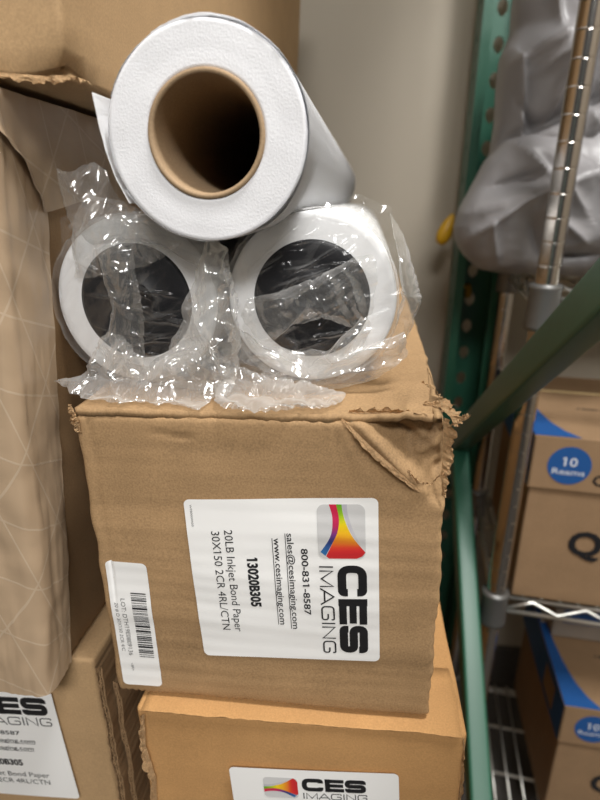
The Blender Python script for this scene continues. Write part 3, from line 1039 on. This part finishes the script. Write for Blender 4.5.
def film_patch(outline, center, yc, edge_y, seed, amp=0.004, sc=55, nth=170, nk=46, dome=None, jag=0.0012, flow=0.0, lean=0.0, z_lean=-0.036, floor=-0.0488, lines=()):
    """crumpled film: outline (x, z) around a centre; y = yc in the middle, edge_y at the rim"""
    pts = [Vector(p) for p in outline]
    pts.append(pts[0])
    L = [0]
    for a, b in zip(pts, pts[1:]):
        L.append(L[-1] + (b - a).length)
    def at(s):
        s = s % L[-1]
        for i in range(len(L) - 1):
            if s <= L[i + 1]:
                q = (s - L[i]) / (L[i + 1] - L[i] + 1e-12)
                return pts[i].lerp(pts[i + 1], q)
        return pts[-1]
    c = Vector(center)
    verts, faces = [], []
    def point(x, z, k, a):
        e = k ** 3
        y = yc * (1 - e) + edge_y * e
        y -= crumple(x, z, seed, amp * 1.25, sc)
        for p_, q_, h_, w_ in lines:
            d_, s_, t_ = seg_dist(x, z, p_, q_)
            y -= h_ * math.exp(-(d_ / w_) ** 2) * math.sin(PI * min(1, max(0, 0.04 + 0.92 * t_)))
        if lean:
            y -= lean * max(0.0, z_lean - z)
        if flow:
            y -= flow * ridge(a * 8, k * 0.6, 0, 1.0, seed)
        zz = z + 0.0012 * pn(x, 8, z, sc * 1.5, seed)
        zf = floor + 0.0045 * abs(pn(x, y, 2, sc * 1.2, seed)) * (1 - sstep(0.9, 1.0, k))
        return (x + 0.0012 * pn(x, 4, z, sc * 1.5, seed), y, max(zz, zf))
    verts.append(point(c.x, c.y, 0, 0))
    for i in range(nth):
        b = at(L[-1] * i / nth)
        d = b - c
        b = b + d.normalized() * (jag * pn(i * 0.5, 0, 0, 1, seed))
        for j in range(1, nk + 1):
            k = j / nk
            p = c + (b - c) * k
            verts.append(point(p.x, p.y, k, i / nth))
    for i in range(nth):
        i2 = (i + 1) % nth
        faces.append((0, 1 + i * nk, 1 + i2 * nk))
        for j in range(nk - 1):
            faces.append((1 + i * nk + j, 1 + i * nk + j + 1, 1 + i2 * nk + j + 1, 1 + i2 * nk + j))
    return mesh_from(verts, faces)

def film_tube(R, y0, y1, seed, n=110, ny=60, amp=0.0014):
    verts, faces = [], []
    for j in range(ny + 1):
        t = j / ny
        y = y0 + (y1 - y0) * t ** 1.8
        for i in range(n):
            a = 2 * PI * i / n
            r = R + amp * (ridge(math.cos(a) * 2.2, y * 7, math.sin(a) * 2.2, 1.6, seed) * 0.6 + 0.4 * ridge(math.cos(a) * 6, y * 25, math.sin(a) * 6, 1.0, seed + 2))
            verts.append((r * math.cos(a), y, max(r * math.sin(a), -0.0485)))
    for j in range(ny):
        for i in range(n):
            i2 = (i + 1) % n
            faces.append((j * n + i, j * n + i2, (j + 1) * n + i2, (j + 1) * n + i))
    return mesh_from(verts, faces)

def end_plug(r):
    bm = lathe([(0.0, -0.0010), (r * 0.30, -0.0010), (r * 0.33, -0.0022), (r * 0.36, -0.0022), (r * 0.39, -0.0010), (r * 0.68, -0.0012), (r * 0.93, -0.0012), (r, -0.0002), (r, 0.002), (0.0, 0.002)], 72, 'Y')
    return bm

BR_ = 0.0470
PR = 0.0325
def bagged(loc, label, seed):
    t = thing('bagged_paper_roll', label, 'paper roll', loc)
    bmz = lathe([(0.0262, 0.02), (0.0262, 0.0)] + [(0.0262 + (BR_ - 0.001 - 0.0262) * k / 8, 0.0) for k in range(1, 9)] + [(BR_, 0.0012), (BR_, ROLL_L * 0.5), (BR_, ROLL_L), (0.0262, ROLL_L)], 96, 'Y', closed=True)
    part('paper', bmz, M['paper'], t, None, True)
    part('end_plug', end_plug(PR), M['plug'], t, 'black round end plug', True)
    return t

LC = (0.0198, 0.0365, 0.2520)
RC = (0.1193, 0.0425, 0.2555)
lroll = bagged(LC, 'bagged white roll at lower left of the pile, black end plug showing through film', 1)
rroll = bagged(RC, 'bagged white roll at lower right of the pile, film draped across its black plug', 2)

def stray_creases(n, seed, slope):
    r = random.Random(seed)
    out = []
    for _ in range(n):
        x0, z0 = r.uniform(-0.040, 0.010), r.uniform(-0.034, 0.036)
        L = r.uniform(0.018, 0.045)
        a = slope + r.uniform(-0.35, 0.35)
        out.append(((x0, z0), (x0 + L * math.cos(a), z0 + L * math.sin(a)), r.uniform(0.0012, 0.0026), r.uniform(0.0007, 0.0013)))
    return out

# left bag: end film, top tuft, gathered bottom
bagA = merge(
    film_tube(BR_ + 0.0006, -0.004, 0.70, 11),
    film_patch([(-0.0475, 0.0), (-0.046, 0.018), (-0.040, 0.032), (-0.0400, 0.044), (-0.018, 0.052), (0.003, 0.050), (0.022, 0.046), (0.038, 0.036), (0.046, 0.022), (0.050, 0.0), (0.047, -0.02), (0.036, -0.036), (0.018, -0.045), (-0.004, -0.0468), (-0.024, -0.041), (-0.039, -0.028)], (0.002, 0.002), -0.0055, 0.002, 13, amp=0.0026, sc=44, nth=240, nk=84, lines=stray_creases(20, 3, -0.12)),
)
tuft = film_patch([(x + 0.010, z - 0.012) for x, z in [(-0.0430, 0.024), (-0.0445, 0.038), (-0.0415, 0.052), (-0.0440, 0.066), (-0.0452, 0.0815), (-0.0380, 0.0795), (-0.0320, 0.0840), (-0.0250, 0.0850), (-0.0190, 0.0810), (-0.0150, 0.070), (-0.006, 0.060), (0.008, 0.052), (0.020, 0.045), (0.005, 0.035), (-0.02, 0.028)]], (-0.014, 0.043), -0.006, 0.000, 15, amp=0.0055, sc=60, nk=36)
flapA = film_patch([(-0.016, 0.030), (-0.006, 0.033), (0.004, 0.030), (0.008, 0.0), (0.007, -0.030), (0.0, -0.046), (-0.012, -0.043), (-0.013, -0.02), (-0.011, 0.006)], (-0.003, 0.0), -0.0125, -0.009, 17, amp=0.0028, sc=70, nk=24)
sweep = film_patch([(0.046, 0.040), (0.056, 0.030), (0.060, 0.006), (0.062, -0.02), (0.058, -0.045), (0.030, -0.048), (0.004, -0.045), (0.008, -0.034), (0.019, -0.027), (0.027, -0.010), (0.032, 0.005), (0.041, 0.024)], (0.046, -0.018), -0.013, -0.004, 18, amp=0.006, sc=58, nk=34)
gather = film_patch([(-0.0455, -0.0435), (-0.030, -0.0405), (-0.022, -0.026), (-0.012, -0.014), (-0.004, -0.018), (0.003, -0.026), (0.016, -0.029), (0.030, -0.026), (0.046, -0.020), (0.060, -0.030), (0.060, -0.044), (0.048, -0.048), (0.046, -0.0555), (0.030, -0.0525), (0.010, -0.0515), (-0.004, -0.0535), (-0.016, -0.0520), (-0.026, -0.0490)], (0.010, -0.040), -0.014, -0.010, 19, amp=0.0060, sc=62, nk=40, jag=0.002, lean=1.5, z_lean=-0.040)
part('plastic_bag', bagA, M['film'], lroll, 'clear film wrapped round the roll', True)
veil = film_patch([(-0.036, 0.040), (-0.022, 0.058), (-0.004, 0.054), (0.012, 0.047), (0.030, 0.040), (0.044, 0.032), (0.052, 0.022), (0.040, 0.020), (0.026, 0.026), (0.010, 0.032), (-0.010, 0.034), (-0.024, 0.030)], (0.004, 0.041), -0.004, 0.004, 39, amp=0.003, sc=46, nk=30, lines=stray_creases(6, 12, -0.6))
part('bag_end', merge(tuft, flapA, veil), M['film_bunched'], lroll, 'crumpled loose end of the clear bag', True)
part('bag_gather', merge(sweep, gather), M['film_white'], lroll, 'whitish gathered film below the plug', True)

bagB = merge(
    film_tube(BR_ + 0.0006, -0.006, 0.70, 23),
    film_patch([(-0.050, 0.0), (-0.048, 0.020), (-0.040, 0.036), (-0.026, 0.044), (-0.008, 0.0475), (0.010, 0.052), (0.024, 0.056), (0.040, 0.049), (0.048, 0.034), (0.0600, 0.004), (0.0560, -0.016), (0.052, -0.030), (0.040, -0.037), (0.022, -0.046), (0.0, -0.0500), (-0.022, -0.044), (-0.040, -0.032)], (0.003, 0.002), -0.0070, 0.006, 25, amp=0.0034, sc=40, nth=240, nk=84, lines=stray_creases(20, 8, 0.45)),
)
bandB = film_patch([(-0.038, -0.008), (-0.034, 0.002), (-0.016, 0.006), (0.004, 0.014), (0.022, 0.024), (0.033, 0.026), (0.036, 0.012), (0.034, -0.004), (0.022, -0.012), (0.006, -0.008), (-0.010, -0.012), (-0.020, -0.022), (-0.028, -0.020)], (0.004, 0.004), -0.0150, -0.010, 27, amp=0.0042, sc=60, nk=50, lines=stray_creases(9, 5, 0.4))
lowB = film_patch([(-0.048, -0.010), (-0.038, -0.018), (-0.028, -0.024), (-0.018, -0.026), (-0.004, -0.028), (0.010, -0.026), (0.020, -0.016), (0.028, -0.006), (0.034, -0.010), (0.030, -0.024), (0.040, -0.020), (0.052, -0.014), (0.054, -0.028), (0.040, -0.040), (0.018, -0.049), (-0.008, -0.0515), (-0.030, -0.046), (-0.044, -0.034)], (0.0, -0.037), -0.0130, -0.006, 29, amp=0.0052, sc=58, nk=32)
gatherB = film_patch([(-0.054, -0.042), (-0.040, -0.036), (-0.018, -0.040), (0.006, -0.044), (0.022, -0.047), (0.016, -0.054), (-0.004, -0.0580), (-0.018, -0.0630), (-0.034, -0.0625), (-0.046, -0.0560)], (-0.018, -0.050), -0.018, -0.012, 33, amp=0.0060, sc=66, nk=30, jag=0.002, lean=1.7, z_lean=-0.042)
wing = film_patch([(0.040, 0.046), (0.048, 0.036), (0.0605, 0.004), (0.056, -0.016), (0.050, -0.030), (0.040, -0.036), (0.047, -0.014), (0.049, 0.006), (0.046, 0.026)], (0.0515, 0.004), -0.006, 0.003, 35, amp=0.0035, sc=60, nk=18)
part('plastic_bag', bagB, M['film'], rroll, 'clear film wrapped round the roll', True)
part('bag_end', merge(bandB, wing), M['film_bunched'], rroll, 'crumpled loose end of the clear bag', True)
part('bag_gather', merge(lowB, gatherB), M['film_white'], rroll, 'whitish gathered film below the plug', True)

# ============================================================ GREEN FRAME
PX0, PX1, PY0, PY1 = 0.303, 0.376, 0.735, 0.800
frame = thing('rack_frame', 'green steel storage rack upright with slotted post against the wall and slanting braces', 'rack', ((PX0 + PX1) / 2, (PY0 + PY1) / 2, FLOOR))
FO = Vector(frame.location)

def slotted_plate(w, z0, z1, pitch, th, hole):
    """upright plate in XZ, width w, with a column of teardrop holes"""
    bm = bmesh.new()
    n = int((z1 - z0) / pitch)
    K = 12
    def ring(zc):
        pts = []
        for k in range(K):
            a = 2 * PI * k / K + PI / K
            rx, rz = hole
            r = 1.0
            x = rx * math.cos(a) * (0.75 if math.sin(a) < -0.3 else 1.0)
            pts.append((x, zc + rz * math.sin(a)))
        return pts
    def outer(zc):
        pts = []
        for k in range(K):
            a = 2 * PI * k / K + PI / K
            c, s = math.cos(a), math.sin(a)
            m = max(abs(c), abs(s))
            pts.append((c / m * w / 2, zc + s / m * pitch / 2))
        return pts
    for i in range(n):
        zc = z0 + pitch * (i + 0.5)
        a = [bm.verts.new((x, 0, z)) for x, z in ring(zc)]
        b = [bm.verts.new((x, 0, z)) for x, z in outer(zc)]
        for k in range(K):
            k2 = (k + 1) % K
            bm.faces.new((a[k], a[k2], b[k2], b[k]))
    bmesh.ops.remove_doubles(bm, verts=bm.verts[:], dist=1e-5)
    bmesh.ops.recalc_face_normals(bm, faces=bm.faces[:])
    bmesh.ops.solidify(bm, geom=bm.faces[:], thickness=th)
    return bm

def post_mesh(flip=1):
    """open channel: slotted web, two sides with small holes, two inturned lips"""
    h = 2.3
    w, d = PX1 - PX0, PY1 - PY0
    web = slotted_plate(w, 0, h, 0.0508, 0.002, (0.0085, 0.0125))
    for v in web.verts: v.co += Vector((0, d / 2, 0))
    sides = []
    for sx in (-1, 1):
        sd = slotted_plate(d, 0, h, 0.0508, 0.002, (0.0045, 0.0045))
        for v in sd.verts: v.co = Vector((sx * w / 2 + v.co.y, v.co.x, v.co.z))
        sides.append(sd)
        sides.append(bevel_box(min(sx * w / 2, sx * (w / 2 - 0.013)), max(sx * w / 2, sx * (w / 2 - 0.013)), -d / 2, -d / 2 + 0.0022, 0, h, 0))
    bm = merge(web, *sides)
    if flip < 0:
        for v in bm.verts: v.co.y = -v.co.y
        bmesh.ops.reverse_faces(bm, faces=bm.faces[:])
    return bm
part('slotted_post', post_mesh(), M['green'], frame, None, False)
p2 = part('slotted_post', post_mesh(-1), M['green'], frame, None, False)
p2.location = (0, -1.10, 0)

def brace(p, q, wx=0.026, wz=0.037, name='brace', mat='green', label=None):
    p, q = Vector(p), Vector(q)
    L = (q - p).length
    # lipped channel section swept along its length
    b = bevel_box(0, L, -wx / 2, wx / 2, -wz / 2, wz / 2, 0.004, 3)
    ends = []
    t = (q - p).normalized()
    sx = Vector((1, 0, 0))
    up_ = sx.cross(t).normalized()
    if up_.z < 0: up_ = -up_
    for v in b.verts:
        c = v.co.copy()
        v.co = p + t * c.x + sx * c.y + up_ * c.z - FO
    bmesh.ops.recalc_face_normals(b, faces=b.faces[:])
    return part(name, b, M[mat], frame, label, True)
BX = 0.316
brace((BX, 0.735, -0.147), (BX, -0.30, 0.547), mat='green_dull', label='dull green brace rising towards the viewer')
brace((BX, 0.640, -0.060), (BX, -0.30, -0.800 + 0.02), wz=0.034, label='bright green brace falling towards the viewer')
part('added_shade_deck', bevel_box(-1.30 - FO.x, 0.36 - FO.x, 0.06 - FO.y, 0.84 - FO.y, 1.05 - FO.z, 1.085 - FO.z, 0.003), M['green'], frame, None, False)  # added deck, out of view, blocks lamp light so the wall falls darker
# yellow clips in the post
def clip(p, size, tilt):
    bm = bmesh.new()
    bmesh.ops.create_uvsphere(bm, u_segments=20, v_segments=14, radius=1)
    for v in bm.verts:
        c = v.co
        k = 1.0 - 0.35 * c.z
        v.co = Vector((c.x * size[0] * k, c.y * size[1] * k, c.z * size[2]))
    bmesh.ops.rotate(bm, verts=bm.verts[:], cent=(0, 0, 0), matrix=Matrix.Rotation(tilt, 3, 'Y'))
    for v in bm.verts: v.co += Vector(p) - FO
    tail = tube([Vector(p) - FO + Vector((0.004, 0, 0.005)), Vector((PX0 + 0.002, p[1] + 0.004, p[2] + 0.012)) - FO], 0.004)
    return merge(bm, tail)
part('safety_clip', clip((0.279, 0.748, 0.264), (0.012, 0.010, 0.027), 0.35), M['yellow'], frame, 'yellow plastic clip on the post side', True)
part('safety_clip', clip((0.334, 0.790, 0.156), (0.006, 0.005, 0.013), 0.0), M['yellow'], frame, 'small yellow clip inside the post', True)

# ========================================================== WIRE SHELVING
ANG = math.radians(-5.5)
SH = thing('wire_shelving', 'chrome wire shelving unit with ringed post, behind the green brace', 'shelving', (0.3470, 0.4113, FLOOR), (0, 0.007, ANG))
SW, SD = 0.62, 0.30
def pole_mesh(h=1.75):
    prof = []
    z = 0.0
    r = 0.0127
    k = 0
    prof.append((0, 0.0))
    while z < h:
        prof += [(r - 0.0004, z), (r - 0.0003, z + 0.0008), (r, z + 0.0011), (r, z + 0.0018), (r, z + 0.0235), (r, z + 0.0247)]
        z += 0.0254
    prof.append((0, z))
    return lathe(prof, 28)
pm = None
for i, (x, y) in enumerate(((0, 0), (SW, 0), (0, SD), (SW, SD))):
    if pm is None:
        o = part('post', pole_mesh(), M['chrome'], SH, None, True)
        pm = o.data
    else:
        o = bpy.data.objects.new('post', pm); COL.objects.link(o); o.parent = SH
    o.location = (x, y, 0)

def wire_shelf(zt):
    """zt: height of the wire surface above the floor"""
    rods = []
    x0, x1, y0, y1 = 0.016, SW - 0.016, 0.0, SD
    zb = zt - 0.019
    # perimeter: lower rod and zigzag on each side
    for (a, b) in (((x0, y0), (x1, y0)), ((x0, y1), (x1, y1)), ((0, 0.016), (0, SD - 0.016)), ((SW, 0.016), (SW, SD - 0.016))):
        rods.append(tube([(a[0], a[1], zb), (b[0], b[1], zb)], 0.0032, 8))
        L = math.hypot(b[0] - a[0], b[1] - a[1])
        n = max(2, int(L / 0.034))
        zz = []
        for i in range(n + 1):
            t = i / n
            zz.append((a[0] + (b[0] - a[0]) * t, a[1] + (b[1] - a[1]) * t, zb + 0.003 if i % 2 == 0 else (zt - 0.007 if a[1] == y1 else zt + 0.0005)))
        rods.append(tube(zz, 0.0026, 6))
    # surface wires front to back, on cross rods
    n = int((SW - 0.03) / 0.0245)
    for i in range(n + 1):
        x = 0.015 + (SW - 0.03) * i / n
        rods.append(tube([(x, 0.014, zt - 0.002), (x, SD + 0.002, zt - 0.002)], 0.0019, 6))
    for y in (0.014, 0.10, 0.20, SD - 0.004):
        rods.append(tube([(0.0, y, zt - 0.0065), (SW, y, zt - 0.0065)], 0.003, 6))
    return merge(*rods)
collar = lathe([(0.0128, -0.052), (0.0185, -0.052), (0.0188, -0.048), (0.0172, -0.008), (0.0185, -0.004), (0.0182, 0.0), (0.0128, 0.001)], 28)
cm = None
for zt in (0.208, -0.217, -0.665):
    s = part('wire_shelf', wire_shelf(zt - FLOOR), M['zinc'], SH, None, True)
    for (x, y) in ((0, 0), (SW, 0), (0, SD), (SW, SD)):
        if cm is None:
            c = part('collar', collar, M['cast'], s, 'grey cast corner collar', True)
            cm = c.data
        else:
            c = bpy.data.objects.new('collar', cm); COL.objects.link(c); c.parent = s
        c.location = (x, y, zt - FLOOR + 0.012)

# ========================================================= COPY PAPER CARTONS
def disc2(cx, cz, r, y, n=48):
    return mesh_from([(cx + r * math.cos(2 * PI * i / n), y, cz + r * math.sin(2 * PI * i / n)) for i in range(n)], [tuple(range(n))])

def on_front(bm, y):
    for v in bm.verts:
        v.co = Vector((v.co.x, y, v.co.y))
    return bm

CW, CD, CH, LID = 0.29, 0.28, 0.248, 0.074
def copy_carton(name, label, loc, rz):
    t = thing(name, label, 'box', loc, (0, 0, rz), 'copy paper cartons')
    verts, faces = round_box(CW - 0.008, CD - 0.008, CH - 0.004, 14, 14, 14, 0.003)
    b = mesh_from([Vector(p) + Vector((0.004, 0.004, 0)) + Vector((pn(*p, 9, 3), pn(*p, 9, 5), 0)) * 0.0008 for p in verts], faces)
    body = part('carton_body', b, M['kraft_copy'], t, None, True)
    q = on_front(fit_text('Q', 0.064, 0.106, 0.080, 0.037, 0.03), 0.0022)
    part('body_lettering', q, M['ink'], body, 'black capital letter on the front')
    # lid: top plate with four skirts
    zt, zb, th = CH, CH - LID, 0.004
    lid = merge(
        bevel_box(0, CW, 0, CD, zt - th, zt, 0.0015), bevel_box(0, CW, 0, th, zb, zt - 0.001, 0.0012), bevel_box(0, CW, CD - th, CD, zb, zt - 0.001, 0.0012),
        bevel_box(0, th, 0, CD, zb, zt - 0.001, 0.0012), bevel_box(CW - th, CW, 0, CD, zb, zt - 0.001, 0.0012))
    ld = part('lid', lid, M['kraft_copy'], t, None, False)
    up_pts = [(0.0005, 0.0005), (0.056, 0.0005), (0.040, 0.022), (0.029, 0.048), (0.021, 0.085), (0.015, 0.14), (0.011, 0.21), (0.009, CD - 0.001), (0.0005, CD - 0.001)]
    sw = mesh_from([(x, y, zt + 0.0006) for x, y in up_pts], [tuple(range(len(up_pts)))])
    side = mesh_from([(-0.0006, 0.001, zb + 0.002), (-0.0006, CD - 0.001, zb + 0.002), (-0.0006, CD - 0.001, zt - 0.001), (-0.0006, 0.001, zt - 0.001)], [(0, 3, 2, 1)])
    part('blue_print', merge(sw, side), M['blue'], ld, 'blue printed swoosh round the corner')
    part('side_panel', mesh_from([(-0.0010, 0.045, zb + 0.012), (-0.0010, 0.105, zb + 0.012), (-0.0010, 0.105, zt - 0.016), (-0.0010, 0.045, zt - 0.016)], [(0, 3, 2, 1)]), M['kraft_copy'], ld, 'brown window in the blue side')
    badge = part('badge', disc2(0.0465, zb + 0.036, 0.0262, -0.0006), M['blue'], ld, 'round blue badge')
    part('badge_text', merge(on_front(fit_text('10', 0.0375, 0.0555, zb + 0.0355, 0.0125, 0.01), -0.0010), on_front(fit_text('Reams', 0.0270, 0.0660, zb + 0.0235, 0.0085, 0.004), -0.0010)), M['white_ink'], badge)
    part('lid_lettering', on_front(fit_text('C', 0.077, 0.094, zb + 0.012, 0.016, 0.01), -0.0008), M['ink'], ld)
    tx = font_mesh('QUALITY PAPER', 0.0)
    tx.free()
    tl = merge(*[bevel_box(0.075 + 0.0062 * i, 0.075 + 0.0062 * i + (0.0045 if i % 4 else 0.0025), 0.112, 0.117, zt + 0.0004, zt + 0.0006, 0) for i in range(14)])
    part('lid_print', tl, M['ink'], ld, 'small dark print across the lid')
    part('lid_seam', bevel_box(0.004, CW - 0.004, 0.186, 0.190, zt, zt + 0.0022, 0.0008), M['tan_line'], ld, 'pale folded seam')
    return t
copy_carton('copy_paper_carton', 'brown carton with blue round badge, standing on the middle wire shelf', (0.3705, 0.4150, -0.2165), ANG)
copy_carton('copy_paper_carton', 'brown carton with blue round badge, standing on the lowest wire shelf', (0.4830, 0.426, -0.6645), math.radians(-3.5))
# shallow tray of a carton lying on the lower one
tray = thing('carton_lid', 'shallow grey-brown carton lid lying on the lower badged carton', 'box', (0.505, 0.575, -0.4165), (0, 0, math.radians(-4)))
part('lid_body', bevel_box(0, 0.27, 0, 0.16, 0.002, 0.060, 0.003), M['board_grey'], tray, None, True)
part('lid_print', bevel_box(0.015, 0.26, -0.0006, 0.0004, 0.034, 0.060, 0), M['blue'], tray, 'blue printed band')

# ============================================================== GREY COVER
def pillow(outline, center, yc, front, back, fold, seed, nth=360, nk=100):
    pts = [Vector(p) for p in outline] + [Vector(outline[0])]
    L = [0]
    for a, b in zip(pts, pts[1:]):
        L.append(L[-1] + (b - a).length)
    def at(s):
        for i in range(len(L) - 1):
            if s <= L[i + 1]:
                return pts[i].lerp(pts[i + 1], (s - L[i]) / (L[i + 1] - L[i] + 1e-12))
        return pts[-1]
    c = Vector(center)
    verts, faces = [], []
    for side in (-1, 1):
        base = len(verts)
        for i in range(nth):
            b = at(L[-1] * i / nth)
            for j in range(nk + 1):
                k = j / nk
                p = c + (b - c) * math.sin(k * PI / 2)
                h = math.cos(k * PI / 2) ** 0.7
                f = fold(p.x, p.y) * min(1, h * 2.2) if side < 0 else 0
                verts.append((p.x, yc + side * (front if side < 0 else back) * h - f, p.y))
        for i in range(nth):
            i2 = (i + 1) % nth
            for j in range(nk):
                a = base + i * (nk + 1) + j
                b = base + i2 * (nk + 1) + j
                faces.append((a, a + 1, b + 1, b) if side < 0 else (a, b, b + 1, a + 1))
    bm = mesh_from(verts, faces)
    bmesh.ops.remove_doubles(bm, verts=bm.verts[:], dist=1e-5)
    bmesh.ops.recalc_face_normals(bm, faces=bm.faces[:])
    return bm

def creases(lst, seed, amp=0.006, sc=14):
    def f(x, z):
        y = 1.5 * crumple(x, z, seed, amp, sc * 0.9)
        for a, b, h, w, step in lst:
            d, s, t = seg_dist(x, z, a, b)
            e = math.sin(PI * min(1, max(0, 0.05 + 0.9 * t))) ** 0.5
            y += 1.5 * h * math.exp(-(d / (w * 0.8))) * e
            if step:
                y += step * (1 if s > 0 else -1) * math.exp(-(d / (w * 3)) ** 2) * e * min(1, d / (w * 0.5))
        return y
    return f
cover = thing('grey_cover', 'crumpled grey vinyl cover bundled on the top wire shelf beside the ringed post', 'cover', (0.5, 0.56, 0.214))
CO = Vector(cover.location)
def shift(bm):
    for v in bm.verts: v.co -= CO
    return bm
lowf = creases([((0.275, 0.262), (0.34, 0.318), 0.010, 0.006, 0.006), ((0.33, 0.375), (0.40, 0.30), 0.012, 0.006, 0.006), ((0.30, 0.325), (0.36, 0.345), -0.012, 0.008, 0.0), ((0.45, 0.30), (0.50, 0.235), 0.012, 0.007, 0.006), ((0.47, 0.345), (0.60, 0.325), 0.010, 0.006, 0.004), ((0.285, 0.300), (0.40, 0.345), 0.016, 0.012, 0.012), ((0.30, 0.285), (0.315, 0.235), 0.010, 0.008, 0.0), ((0.345, 0.29), (0.365, 0.24), -0.012, 0.010, 0), ((0.36, 0.30), (0.41, 0.262), 0.010, 0.008, 0), ((0.375, 0.245), (0.43, 0.248), -0.016, 0.010, 0), ((0.42, 0.34), (0.52, 0.26), 0.014, 0.012, 0.010), ((0.46, 0.36), (0.56, 0.28), -0.014, 0.012, 0)], 3)
part('cover_bulge', shift(pillow([(0.268, 0.275), (0.272, 0.297), (0.286, 0.328), (0.300, 0.360), (0.318, 0.385), (0.42, 0.41), (0.60, 0.42), (0.84, 0.40), (0.86, 0.30), (0.84, 0.222), (0.60, 0.2135), (0.40, 0.2135), (0.33, 0.2150), (0.305, 0.219), (0.285, 0.236), (0.272, 0.255)], (0.48, 0.30), 0.58, 0.115, 0.085, lowf, 1)), M['grey'], cover, None, True)
upf = creases([((0.345, 0.56), (0.36, 0.50), 0.010, 0.006, 0.004), ((0.375, 0.48), (0.41, 0.395), 0.012, 0.007, 0.008), ((0.32, 0.43), (0.345, 0.40), -0.010, 0.006, 0), ((0.45, 0.56), (0.52, 0.45), 0.012, 0.008, 0.006), ((0.315, 0.490), (0.342, 0.37), 0.014, 0.007, 0.006), ((0.30, 0.465), (0.38, 0.505), 0.016, 0.012, 0.010), ((0.345, 0.46), (0.41, 0.50), 0.010, 0.010, 0), ((0.31, 0.375), (0.42, 0.425), -0.022, 0.012, 0.014), ((0.36, 0.40), (0.375, 0.46), 0.012, 0.012, 0.0), ((0.43, 0.50), (0.47, 0.36), 0.014, 0.014, 0.008), ((0.48, 0.42), (0.60, 0.38), 0.016, 0.014, 0.01)], 6, amp=0.007, sc=11)
part('cover_fold', shift(pillow([(0.309, 0.36), (0.311, 0.41), (0.308, 0.45), (0.308, 0.485), (0.318, 0.515), (0.316, 0.55), (0.33, 0.60), (0.42, 0.64), (0.62, 0.65), (0.84, 0.62), (0.86, 0.48), (0.85, 0.36), (0.60, 0.33), (0.42, 0.33), (0.33, 0.34)], (0.50, 0.47), 0.60, 0.10, 0.065, upf, 2)), M['grey'], cover, None, True)

# ================================================================== LIGHTS
def area(name, loc, target, size, size_y, power, col):
    l = bpy.data.lights.new(name, 'AREA')
    l.shape = 'RECTANGLE'
    l.size, l.size_y = size, size_y
    l.energy = power
    l.color = col
    o = bpy.data.objects.new(name, l)
    COL.objects.link(o)
    o.location = loc
    d = Vector(target) - Vector(loc)
    o.rotation_euler = d.to_track_quat('-Z', 'Y').to_euler()
    return o
area('ceiling_lamp_near', (0.56, -0.35, 1.85), (0.1, 0.0, 0.2), 0.40, 0.30, 34, (1.0, 0.985, 0.965))
area('ceiling_lamp_far', (0.50, -1.9, 1.75), (0.1, 0.0, 0.1), 1.2, 0.35, 38, (1.0, 0.985, 0.965))

wd = bpy.data.worlds.new('room_air')
wd.use_nodes = True
wd.node_tree.nodes['Background'].inputs['Color'].default_value = (1.0, 0.98, 0.96, 1)
wd.node_tree.nodes['Background'].inputs['Strength'].default_value = 0.07
S.world = wd

# ================================================================== CAMERA
pitch, yaw, rl = 0.3423, 0.1151, 0.0121
F = Vector((-math.sin(yaw) * math.cos(pitch), math.cos(yaw) * math.cos(pitch), -math.sin(pitch)))
R0 = Vector((math.cos(yaw), math.sin(yaw), 0))
U0 = R0.cross(F)
R = R0 * math.cos(rl) + U0 * math.sin(rl)
U = U0 * math.cos(rl) - R0 * math.sin(rl)
cam = bpy.data.cameras.new('camera')
cam.sensor_fit = 'VERTICAL'
cam.sensor_height = 9.8
cam.sensor_width = 7.35
cam.lens = 9.8 * 560 / 800
cam.clip_start = 0.01
cam.dof.use_dof = True
cam.dof.focus_distance = 0.315
cam.dof.aperture_fstop = 1.9
co = bpy.data.objects.new('camera', cam)
COL.objects.link(co)
m = Matrix(((R.x, U.x, -F.x, 0.1495), (R.y, U.y, -F.y, -0.2691), (R.z, U.z, -F.z, 0.3075), (0, 0, 0, 1)))
co.matrix_world = m
S.camera = co

S.view_settings.view_transform = 'Standard'
S.view_settings.look = 'None'
S.view_settings.gamma = 1.0
S.view_settings.exposure = 0.3
S.view_settings.use_curve_mapping = False
